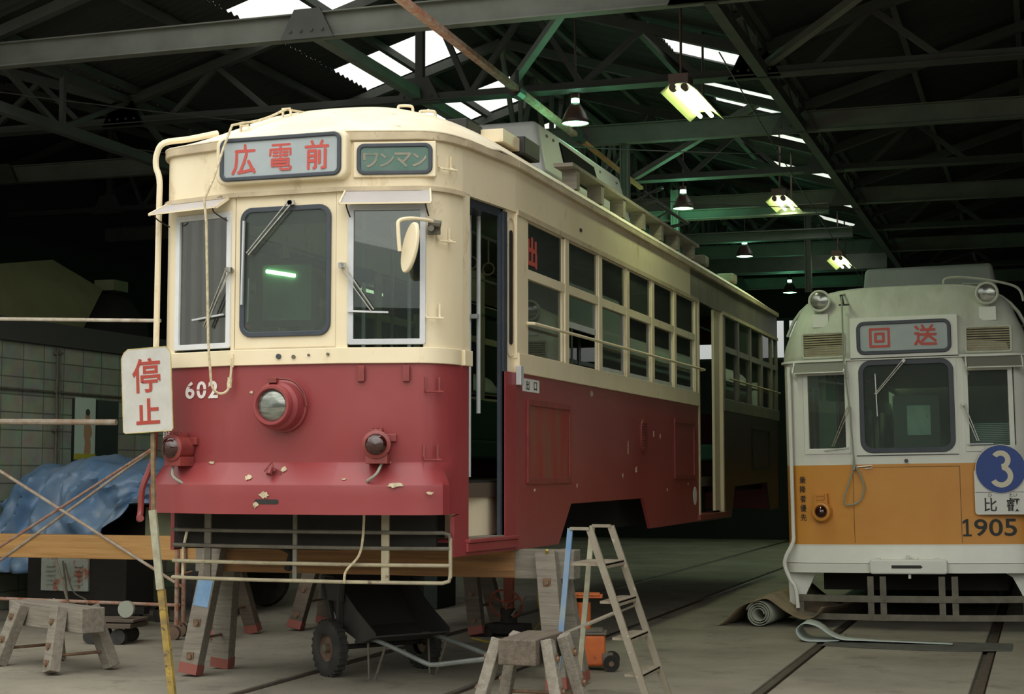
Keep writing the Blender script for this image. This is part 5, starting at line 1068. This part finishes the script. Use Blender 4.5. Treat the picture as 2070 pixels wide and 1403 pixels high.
t1 = trestle('timber_trestle', 'long timber trestle with a blue paint patch, carrying the nose of the red tram', 'trestle', (-4.70, 11.15, 0), 0, 3.02, 0.975, 0.20, 0.16, 'timberb', 'timber', 0.13, 0.17, (0.15, 0.11), inset=0.19, patch=True, group='timber trestles')
# blue patch painted on the near left leg
tp = Vector((-1.51 + 0.19, -0.115, 0.965)); ft = Vector((-1.51 + 0.19 - 0.13, -0.25, 0.02)); b = MB()
p = tp.lerp(ft, 0.26); q = tp.lerp(ft, 0.47); b.bar(p + Vector((0, -0.055, 0)), q + Vector((0, -0.055, 0)), 0.125, 0.006, (0, 1, 0)); b.build('blue_patch', 'bluep', t1, 0)
trestle('timber_trestle', 'yellow timber trestle beam running left in front of the blue tarpaulin', 'trestle', (-9.0, 13.55, 0), 0, 3.85, 0.925, 0.225, 0.16, 'timbery', 'timberd', 0.16, 0.26, (0.13, 0.10), inset=0.25, group='timber trestles')
trestle('timber_trestle', 'dark timber trestle standing behind the wheeled cart, farther under the red tram', 'trestle', (-5.98, 14.6, 0), 0, 1.75, 0.95, 0.2, 0.16, 'timberd', 'timberd', 0.18, 0.25, (0.14, 0.10), group='timber trestles')
trestle('sawhorse', 'low weathered timber sawhorse at the bottom left corner', 'sawhorse', (-7.42, 11.02, 0), radians(-27), 1.15, 0.5, 0.19, 0.20, 'timber', 'timber', 0.12, 0.16, (0.12, 0.09), None, 'low timber sawhorses', 0.28)
trestle('sawhorse', 'low dark timber sawhorse in front of the orange jack, its end facing the viewer', 'sawhorse', (-3.04, 9.60, 0), radians(90), 0.58, 0.53, 0.155, 0.24, 'timberd', 'timber', 0.10, 0.16, (0.09, 0.07), None, 'low timber sawhorses', 0.12)
# ================================================================== STOP SIGN
t = thing('stop_sign', 'white stop sign board with red characters on a leaning rusty yellow pole', 'sign', (-5.56, 9.6, 0))
A = Vector((-5.762, 9.6, 2.09)); tilt = radians(3.0)
fs = lambda a, z, c: (A.x + 5.56 + a * cos(tilt) + z * sin(-tilt) , -c, A.z + z * cos(tilt) + a * sin(tilt))
b = MB(fs); b.prism([(-0.19 + 0.0, -0.275), (-0.175, -0.285), (0.18, -0.285), (0.19, -0.27), (0.19, 0.235), (0.175, 0.265), (0.15, 0.285), (-0.14, 0.285), (-0.17, 0.265), (-0.19, 0.225)], 0.03, 0.034); o = b.build('sign_board', 'stopface', t, 0)
b = MB(fs); P_ = [(-0.19, -0.275), (-0.175, -0.285), (0.18, -0.285), (0.19, -0.27), (0.19, 0.235), (0.175, 0.265), (0.15, 0.285), (-0.14, 0.285), (-0.17, 0.265), (-0.19, 0.225)]
b.tube([(x, z, 0.032) for x, z in P_], 0.004, 5, True); b.build('board_edge', 'edgey', o)
text('stop_lettering', '停', fs, 0.0, 0.10, 0.235, 'stopred', o, 0.014, 0.92, 0.035); text('stop_lettering', '止', fs, 0.005, -0.145, 0.175, 'stopred', o, 0.026, 1.0, 0.035)
p = [Vector((A.x + 5.56 + 0.02, 0, 2.35)), Vector((-0.178, 0, 1.80)), Vector((-0.155, 0, 1.28)), Vector((-0.14, 0, 1.15)), Vector((-0.085, 0, 0.75)), Vector((0.02, 0, 0.0))]
b = MB(); b.bar(p[0], p[2], 0.028, 0.02); b.build('upper_pole', 'poled', t, 0)
b = MB(); b.bar((p[2].x, -0.012, p[2].z), (p[4].x, -0.012, p[4].z), 0.052, 0.02); part(b.build('pole', 'poleg', t, 0), 'grey green middle length of the pole')
b = MB(); b.bar((p[4].x, 0, p[4].z), (p[5].x, 0, p[5].z), 0.048, 0.03); b.build('pole', 'poley', t, 0); b = MB(); b.cyl((0.02, 0, 0), (0.02, 0, 0.03), 0.16, n=20); b.build('base', 'iron', t)
# ================================================================== STEP LADDER
t = thing('step_ladder', 'rusty steel step ladder with blue rear legs standing beside the red tram', 'ladder', (-2.72, 10.38, 0))
LH = 1.17
for yy in (-0.27, 0.27):
    b = MB(); b.bar((-0.215, yy, LH), (-0.085, yy, LH), 0.035, 0.02); b.bar((-0.085, yy, LH), (0.325, yy, 0.0), 0.045, 0.022, (0, 1, 0)); b.build('front_rail', 'lad', t, 0)
    b = MB(); b.bar((-0.215, yy, LH), (-0.325, yy, 0.0), 0.035, 0.018, (0, 1, 0)); b.build('rear_leg', 'ladb' if yy < 0 else 'poleg', t, 0)
for z in (0.94, 0.70, 0.47, 0.24):
    x = -0.085 + (LH - z) / LH * 0.41; b = MB(); xa = -0.235 if z > 0.9 else x - 0.10; b.box(xa, -0.26, z - 0.010, x + 0.012, 0.26, z + 0.006); b.box(x + 0.0, -0.26, z - 0.03, x + 0.012, 0.26, z); b.build('tread', 'tread', t, 0)
b = MB(); b.bar((-0.27, -0.26, 0.49), (0.08, -0.26, 0.64), 0.03, 0.015); b.build('spreader', 'lad', t, 0)
b = MB(); b.bar((-0.27, 0.26, 0.49), (0.08, 0.26, 0.64), 0.03, 0.015); b.build('spreader', 'lad', t, 0)
# ================================================================== JACKS
def gjack(x, y, rz, label, s=1.0):
    t = thing('trolley_jack', label, 'jack', (x, y, 0), rz)
    b = MB(); b.box(-0.17, -0.12, 0.035, 0.14, 0.12, 0.275); b.build('body', 'orange', t, 0, bevel=0.02)
    b = MB(); b.box(-0.18, -0.13, 0.275, 0.15, 0.13, 0.292); b.box(-0.13, -0.1, 0.292, 0.12, 0.10, 0.315); b.build('top_plate', 'iron', t, 0, bevel=0.005)
    b = MB(); b.cyl((-0.03, 0, 0.30), (-0.03, 0, 0.52), 0.058, n=20); b.build('cylinder', 'orange', t)
    b = MB(); b.cyl((-0.03, 0, 0.52), (-0.03, 0, 0.555), 0.045, n=16); b.build('ram', 'dark', t)
    b = MB(); b.box(-0.13, -0.09, 0.555, 0.12, 0.09, 0.575); b.box(-0.17, -0.10, 0.575, 0.10, 0.06, 0.59); b.build('lifting_pad', 'orange', t, 0, bevel=0.003)
    for yy in (-0.15, 0.15):
        b = MB(); b.cyl((0.19, yy - 0.025, 0.062), (0.19, yy + 0.025, 0.062), 0.062, n=20); o = b.build('wheel', 'dark', t); b = MB(); b.cyl((0.19, yy - 0.03, 0.062), (0.19, yy + 0.03, 0.062), 0.02, n=10); b.build('hub', 'bolt', o)
    b = MB(); b.cyl((0.19, -0.15, 0.062), (0.19, 0.15, 0.062), 0.012); b.box(0.12, -0.13, 0.06, 0.20, -0.10, 0.14); b.tube([(-0.16, 0, 0.12), (-0.26, -0.05, 0.2), (-0.20, -0.1, 0.35)], 0.014, 8); b.build('handle', 'iron', t)
gjack(-3.42, 12.25, radians(14), 'orange hydraulic trolley jack with a small black wheel, right of the low dark sawhorse')
t = thing('screw_jack', 'rusty red screw stand with a spoked handwheel behind the trestle\'s right legs', 'jack', (-4.78, 14.4, 0))
b = MB(); b.box(-0.045, -0.03, 0.05, 0.045, 0.03, 0.78); b.build('post', 'redjack', t, 0, bevel=0.004)
b = MB(); b.box(-0.19, -0.12, 0.03, 0.19, 0.12, 0.12); b.cyl((0, 0, 0.12), (0, 0, 0.26), 0.08); b.build('base', 'dark', t, 0, bevel=0.01)
hw = lambda k, r: (r * cos(k), -0.09 - 0.35 * r * sin(k) * 0.9, 0.31 + 0.85 * r * sin(k))
b = MB(); b.tube([hw(2 * pi * i / 28, 0.155) for i in range(28)], 0.012, 6, True)
for i in range(3): b.tube([hw(0, 0), hw(2 * pi * i / 3 + 0.5, 0.155)], 0.010, 6)
b.build('handwheel', 'redjack', t)
b = MB(); b.cyl((0.0, -0.09, 0.31), (0, 0.0, 0.29), 0.02); b.tube([(0.06, -0.1, 0.2), (0.2, -0.1, 0.38), (0.5, 0, 0.36)], 0.012, 6)
b.build('shaft', 'iron', t)
for x in (-0.16, 0.16):
    b = MB(); b.cyl((x, -0.14, 0.04), (x, 0.14, 0.04), 0.04, n=14); b.build('roller', 'dark', t)
b = MB(); b.tube(smoothpath([(-3.35, 10.95, 0.985), (-3.62, 11.6, 0.6), (-4.1, 13.2, 0.25), (-4.5, 13.6, 0.02), (-5.0, 14, 0.015)]), 0.010, 6); tag(b.build('yellow_cord', 'yellowrope'), 'yellow cord hanging from the trestle beam down to the floor', 'cord')
# ================================================================== WHEELED CART
t = thing('wheeled_cart', 'black two-wheeled tipping cart with grey pipe handles under the red tram\'s front', 'cart', (-4.90, 11.55, 0), radians(-35))
# local x = towards the handles, y = along the axle
for s in (-1, 1):
    y = s * 0.42; b = MB(); b.lathe([(0.10, -0.035), (0.12, -0.05), (0.17, -0.055), (0.205, -0.035), (0.212, 0), (0.205, 0.035), (0.17, 0.055), (0.12, 0.05), (0.10, 0.035)], (0, y, 0.212), (0, 1, 0), 32); o = b.build('tyre', 'tyre', t, 40)
    b = MB()
    for i in range(26):
        a = 2 * pi * i / 26; c = Vector((0.211 * cos(a), y, 0.212 + 0.211 * sin(a))); b.bar(c - Vector((0, 0.035, 0)), c + Vector((0, 0.035, 0)), 0.02, 0.014, (cos(a), 0, sin(a)))
    b.build('tread_blocks', 'tyre', o, 0)
    b = MB(); b.lathe([(0.0, 0.0), (0.03, 0.045), (0.035, 0.01), (0.09, 0.0), (0.115, 0.03), (0.12, 0.045)], (0, y, 0.212), (0, s, 0), 24); b.build('rim', 'rim', o, 35)
    b = MB(); b.lathe([(0, 0.06), (0.03, 0.055), (0.032, 0.02)], (0, y, 0.212), (0, s, 0), 16); b.build('hub', 'iron', o)
b = MB(); b.cyl((0, -0.4, 0.212), (0, 0.4, 0.212), 0.02); b.build('axle', 'cartblack', t)
b = MB(); wq = 0.33
prof = [(-0.30, 0.74), (-0.27, 0.66), (0.02, 0.36), (0.30, 0.27), (0.50, 0.33)]
b.grid(lambda u, v: (prof[int(round(u * 4))][0], -wq + 2 * wq * v, prof[int(round(u * 4))][1]), 4, 1)
b.build('tray', 'cartblack', t, 0, solid=0.012)
for s in (-1, 1):
    b = MB(); b.add([(x, s * wq, z) for x, z in prof] + [(-0.1, s * wq, 0.74), (0.25, s * wq, 0.50), (0.50, s * wq, 0.36)], [(0, 1, 2, 5), (2, 3, 6, 5), (3, 4, 7, 6)]); b.build('tray_side', 'cartblack', t, 0, solid=0.01)
    b = MB(); b.bar((0.0, s * 0.36, 0.22), (-0.20, s * 0.36, 0.72), 0.03, 0.05); b.bar((0.02, s * 0.36, 0.24), (0.06, s * 0.36, 0.72), 0.03, 0.05); b.box(-0.22, s * 0.345, 0.56, 0.08, s * 0.375, 0.72); b.build('side_bracket', 'cartblack', t, 0, bevel=0.004)
    b = MB(); b.tube(smoothpath([(0.12, s * 0.26, 0.26), (0.30, s * 0.27, 0.30), (0.62, s * 0.28, 0.27), (1.10, s * 0.30, 0.20), (1.22, s * 0.30, 0.195), (1.45, s * 0.30, 0.23), (1.95, s * 0.30, 0.31)]), 0.017, 8); b.build('handle', 'cartpipe', t)
    b = MB(); b.tube([(0.30, s * 0.27, 0.29), (0.32, s * 0.27, 0.0), (0.40, s * 0.27, 0.0), (0.55, s * 0.27, 0.27)], 0.009, 6); b.build('stand', 'iron', t)
# ================================================================== ROLLING SCAFFOLD
t = thing('rolling_scaffold', 'rusty tubular rolling scaffold left of the red tram', 'scaffold', (-8.66, 13.15, 0))
xl, xr = -1.09, 1.09
for y in (0, -0.0 + 0.30):
    for x in (xl, xr):
        b = MB(); b.cyl((x - (0.1 if y else 0), y, 0.14), (x - (0.1 if y else 0), y, 1.0 if x > 0 else 3.0), 0.022, n=10); b.build('upright', 'rust', t)
    b = MB(); x = xr - (0.1 if y else 0); b.tube([(x, y, 0.135), (x, y, 0.10)], 0.012); b.box(x - 0.06, y - 0.02, 0.125, x + 0.05, y + 0.02, 0.14); b.build('caster_fork', 'bolt', t, 0)
    b = MB(); b.cyl((x - 0.02, y - 0.02, 0.06), (x - 0.02, y + 0.02, 0.06), 0.06, n=18); b.build('caster_wheel', 'rim', t)
for p, q, r, m in (((xl - 0.3, 0, 2.02), (0.42, 0, 1.995), 0.028, 'rustgrey'), ((xl - 0.4, 0.02, 3.03), (0.86, 0.02, 2.94), 0.018, 'palepipe'), ((xl, 0, 0.33), (xr - 0.05, 0.15, 0.30), 0.016, 'rust'), ((xr - 0.02, 0.3, 0.60), (xr, 0.0, 0.58), 0.014, 'rust')):
    b = MB(); b.cyl(p, q, r, n=10); b.build('ledger', m, t)
for k, (p, q) in enumerate([((xl + 0.3, 0.02, 1.50), (xr - 0.02, 0.0, 0.52)), ((xl + 0.3, 0.32, 1.39), (xr - 0.12, 0.3, 0.46)), ((xl - 0.1, 0.02, 0.62), (0.80, 0, 1.74)), ((xl - 0.1, 0.32, 0.58), (0.66, 0.3, 1.76))]):
    p = Vector(p); q = Vector(q); p = p - (q - p) * 0.25; b = MB(); b.cyl(p if p.z > 0.1 else p.lerp(q, 0.2), q, 0.014, n=8); b.build('cross_brace', 'rust' if k % 3 else 'rustgrey', t)
# ================================================================== LOAD UNDER TARP, MACHINES
from mathutils import noise as mn
b = MB()
def tarpf(u, v):
    x = -10.95 + 2.9 * u
    top = 1.50 + 0.14 * sin(pi * min(1, u * 1.1)) - 0.16 * max(0, u - 0.75) * 4 * 0.3
    if u < 0.10: top -= (0.10 - u) * 2.0
    lim = 0.45 if u < 0.40 else 0.45 + 0.75 * min(1, (u - 0.40) / 0.22)          # the hem climbs to the right
    fold = mn.noise(Vector((x * 3.2 + 2.2 * v, v * 3.0, 1.3))) * 0.14 - abs(mn.noise(Vector((x * 3.4 - 2.5 * v, v * 3 + x, 7.1)))) * 0.26 + abs(mn.noise(Vector((x * 7 + 6 * v, v * 7, 3.3)))) * 0.09 + 0.06
    if v < 0.55: k = v / 0.55; z = lim + (top - 0.10 - lim) * k; y = 14.85 + 0.28 * k ** 1.6 - fold * (1.2 if k < 0.95 else 0.8)
    else: k = (v - 0.55) / 0.45; z = top - 0.10 * (1 - min(1, k * 2.2)) ** 2 + fold * 0.6; y = 15.13 + 1.6 * k
    return (x, y, z)
b.grid(tarpf, 90, 44); tag(b.build('tarpaulin', 'tarp', None, 50, solid=0.006), 'crumpled blue tarpaulin draped over a load by the block wall', 'tarpaulin')
t = thing('flat_wagon', 'dark flat wagon loaded under the blue tarpaulin by the block wall', 'wagon', (-9.5, 15.95, 0))
b = MB(); b.box(-1.3, -0.7, 0.62, 1.5, 0.9, 0.74); b.build('deck', 'dark', t, 0); b = MB(); b.box(-1.1, -0.55, 0.74, 1.25, 0.85, 1.30); b.build('load', 'dark', t, 0, bevel=0.05)
b = MB(); b.box(0.35, -0.75, 0.76, 0.95, -0.56, 1.16); b.box(1.02, -0.72, 0.76, 1.35, -0.56, 1.2); b.build('drab_crate', 'canvasbox', t, 0, bevel=0.01)
b = MB(); b.box(-0.2, -0.85, 1.18, 1.55, -0.3, 1.2); b.build('deck_board', 'timber', t, 0)
for x in (-0.9, 1.05):
    for y in (-0.6, 0.7):
        b = MB(); b.lathe([(0, -0.06), (0.18, -0.07), (0.28, -0.06), (0.30, 0), (0.28, 0.06), (0.18, 0.07), (0, 0.06)], (x, y, 0.30), (0, 1, 0), 24); b.build('wheel', 'tyre', t, 40)
t = thing('engine_welder', 'pale rusty louvred panel machine standing below the yellow beam', 'machine', (-9.35, 14.1, 0))
b = MB(); b.box(-0.5, 0.02, 0.16, 0.65, 0.55, 0.70); b.build('body', 'dark', t, 0, bevel=0.01)
b = MB(); b.box(-0.32, -0.01, 0.335, 0.23, 0.02, 0.66); o = part(b.build('louvre_panel', 'boxmetal', t, 0, bevel=0.003), 'pale green panel with rust and louvres')
for x in (-0.20, 0.12):
    for k in range(5):
        b = MB(); b.box(x - 0.05, -0.025, 0.40 + k * 0.045, x + 0.05, -0.01, 0.415 + k * 0.045); b.build('louvre', 'boxmetal', o, 0)
b = MB(); b.box(-0.6, -0.05, 0.13, 0.9, 0.05, 0.20); b.box(-0.6, 0.5, 0.13, 0.9, 0.6, 0.20)
b.build('skid', 'dark', t, 0)
for x in (-0.45, 0.75):
    b = MB(); b.cyl((x, 0.0, 0.08), (x, 0.06, 0.08), 0.08, n=18); b.build('wheel', 'tyre', t); b = MB(); b.cyl((x, 0.5, 0.08), (x, 0.56, 0.08), 0.08, n=18); b.build('wheel', 'tyre', t)
b = MB(); b.tube(smoothpath([(-9.37, 14.02, 0.64), (-9.30, 13.98, 0.4), (-9.25, 13.95, 0.2), (-9.2, 13.9, 0.05)]), 0.010, 6); b.tube(smoothpath([(-9.33, 14.0, 0.62), (-9.2, 13.95, 0.35), (-9.0, 13.9, 0.25), (-9.05, 13.85, 0.05)]), 0.008, 6); tag(b.build('power_cable', 'iron'), 'thin cables hanging in front of the pale louvred panel', 'cable')
t = thing('hand_trolley', 'small low hand trolley with boards and a blue grey wheel, behind the low left sawhorse', 'trolley', (-7.95, 12.75, 0), radians(8))
b = MB(); b.box(-0.25, -0.2, 0.15, 0.22, 0.2, 0.19); b.box(-0.22, -0.18, 0.2, 0.24, 0.16, 0.225); b.build('platform', 'timberd', t, 0, bevel=0.004)
for x in (-0.18, 0.08):
    for y in (-0.15, 0.12):
        b = MB(); b.cyl((x, y, 0.07), (x, y + 0.05, 0.07), 0.07, n=16); b.build('wheel', 'tyre', t)
b = MB(); b.cyl((0.13, -0.1, 0.31), (0.13, -0.06, 0.31), 0.075, n=18); b.build('spare_wheel', 'hose', t)
b = MB(); b.tube([(-0.2, 0, 0.2), (-0.5, 0.1, 0.3), (-0.65, 0.1, 0.75)], 0.012, 6); b.build('handle', 'iron', t)
# ================================================================== LEFT WALL FITTINGS
wf = lambda a, z, c: (-11.0 + c, a, z)
t = thing('wall_poster', 'pale poster of a standing figure with a yellow foot band, on the block wall', 'poster', (-11.0, 16.68, 1.62))
g = lambda a, z, c: (c, a - 16.68, z - 1.62)
b = MB(g); b.box(16.58, 1.60, 0.002, 17.0, 2.40, 0.008); b.build('backing', 'posterdark', t, 0)
b = MB(g); b.box(16.63, 1.70, 0.009, 17.07, 2.42, 0.012); b.build('paper', 'paper', t, 0)
b = MB(g); b.box(16.62, 1.675, 0.012, 17.08, 1.745, 0.015); b.build('yellow_band', 'yellow', t, 0)
b = MB(g); b.box(16.60, 1.60, 0.012, 17.0, 1.67, 0.014); b.build('navy_band', 'posterblue', t, 0)
b = MB(g); b.prism([(16.83, 1.745), (16.97, 1.745), (16.975, 1.86), (16.96, 1.93), (17.0, 1.98), (16.99, 2.05), (16.955, 2.10), (16.92, 2.14), (16.88, 2.14), (16.83, 2.09), (16.82, 1.98), (16.85, 1.88)], 0.012, 0.014); b.prism([(16.90 + 0.05 * cos(t_), 2.19 + 0.065 * sin(t_)) for t_ in [2 * pi * i / 16 for i in range(16)]], 0.0125, 0.0142); b.build('figure', 'skin', t, 0)
b = MB(g); b.prism([(16.90 + 0.048 * cos(t_), 2.245 + 0.04 * sin(t_)) for t_ in [2 * pi * i / 16 for i in range(16)]], 0.0142, 0.0155); b.build('figure_hair', 'hairm', t, 0)
o = MB(wf); o.box(17.09, 1.62, 0.003, 17.55, 2.40, 0.03); tag(o.build('notice_board', 'posterdark', None, 0), 'dark notice board right of the poster on the block wall', 'board')
t = thing('wall_conduit', 'vertical rusty conduit pipes with clamps on the block wall left of the poster', 'pipe', (-10.95, 16.22, 0))
for y in (-0.03, 0.03):
    b = MB(); b.cyl((0, y, 0.02), (0, y, 2.98), 0.014, n=8); b.build('pipe', 'iron', t)
for z in (1.5, 2.0, 2.45, 2.9):
    b = MB(); b.box(-0.04, -0.06, z, 0.02, 0.06, z + 0.03); b.build('clamp', 'iron', t, 0)
b = MB(wf); b.cyl((12.3, 2.46, 0.03), (22, 2.46, 0.03), 0.014, n=8); tag(b.build('wall_pipe', 'iron'), 'horizontal pipe running along the block wall above the poster', 'pipe')
# loft clutter
b = MB(); b.add([(-11.45, 15.9, 3.12), (-11.45, 17.3, 3.12), (-11.75, 18.35, 3.92), (-11.95, 17.5, 4.22), (-11.85, 15.9, 3.95)], [(0, 1, 2, 3, 4)]); tag(b.build('plywood_sheet', 'ply', None, 0, solid=0.02), 'drab olive plywood sheet lying tilted on the dark loft', 'sheet')
t = thing('loft_bundle', 'dark bundle with a pale box on the loft right of the plywood sheet', 'bundle', (-12.0, 18.8, 3.1))
b = MB(); b.lathe([(0.0, 0.85), (0.35, 0.75), (0.6, 0.4), (0.65, 0.0)], (0, 0, 0), n=9); b.build('sack', 'dark', t, 40); b = MB(); b.box(0.0, -0.25, 0.84, 0.3, 0.1, 0.98); b.build('box', 'canvasbox', t, 0)
# ================================================================== FLOOR CLUTTER BY THE ORANGE TRAM
b = MB(); n = 40
prof = [(-2.02 + 0.0, 0.0)]
sp = smoothpath([(-1.78, 14.74, 0.024), (-1.95, 14.74, 0.012), (-2.10, 14.74, 0.02), (-2.16, 14.74, 0.10), (-2.10, 14.74, 0.165), (-1.98, 14.74, 0.15), (-1.86, 14.74, 0.075), (-1.75, 14.74, 0.035), (-1.55, 14.76, 0.03), (-1.2, 14.78, 0.025), (-0.8, 14.8, 0.018)], 5)
b.grid(lambda u, v: tuple(sp[int(round(u * (len(sp) - 1)))] + Vector((0, (0.62 * (1 - 0.85 * u)) * v + 0.0, 0.004 * sin(20 * u) * v))), len(sp) - 1, 3)
tag(b.build('rubber_sheet', 'tealtop', None, 60, solid=0.006), 'pale green rubber sheet curling up at its left end before the orange tram', 'sheet')
b = MB(); rnd = random.Random(3); top_ = []; bot_ = []
for i in range(21):
    u = i / 20; x = -1.90 + 1.60 * u; bot_.append((x, 14.48 - 0.12 * sin(pi * u) + 0.02 * rnd.random() + 0.25 * max(0, u - 0.8) * 5 * 0.35)); top_.append((x, 15.05 + 0.08 * u))
b.prism(bot_ + top_[::-1], 0.003, 0.010); tag(b.build('rubber_mat', 'mat_', None, 0), 'worn grey rubber mat lying flat below the pale curled sheet', 'mat')
t = thing('carpet_roll', 'grey rolled matting under a brown canvas at the left corner of the orange tram', 'roll', (-2.72, 16.05, 0))
b = MB()
spir = []
for i in range(70): a = 2 * pi * i / 20; r = 0.05 + 0.012 * i / 20 * 1.9; spir.append((r * cos(a), 0, 0.125 + r * sin(a)))
b.grid(lambda u, v: (spir[int(round(u * 69))][0] + 0.12 * v, 1.1 * v, spir[int(round(u * 69))][2]), 69, 1); b.build('roll', 'hose', t, 60, solid=0.008)
b = MB(); cp = smoothpath([(-0.42, 0, 0.01), (-0.36, 0, 0.02), (-0.18, 0, 0.2), (0.0, 0, 0.27), (0.10, 0, 0.27), (0.25, 0, 0.17), (0.42, 0, 0.10), (0.55, 0, 0.12), (0.62, 0, 0.2)], 5)
b.grid(lambda u, v: tuple(cp[int(round(u * (len(cp) - 1)))] + Vector((0.25 * v, -0.03 + 1.2 * v, 0.10 * v * sin(pi * u) + 0.008 * sin(14 * u + 8 * v)))), len(cp) - 1, 8); b.build('canvas_cover', 'sack', t, 60, solid=0.006)
# dark machines deep under the red tram
for x, y, w_, h, lab in ((-6.9, 17.2, 0.9, 0.7, 'dark machine block behind the trestles by the block wall side'),):
    b = MB(); b.box(x - w_ / 2, y - 0.3, 0, x + w_ / 2, y + 0.3, h); b.box(x - w_ / 3, y - 0.2, h, x + w_ / 4, y + 0.2, h + 0.12); b.cyl((x - w_ / 3, y - 0.32, h * 0.5), (x - w_ / 3, y - 0.28, h * 0.5), h * 0.3, n=16)
    tag(b.build('machine_block', 'cyl', None, 0, bevel=0.01), lab, 'machine')
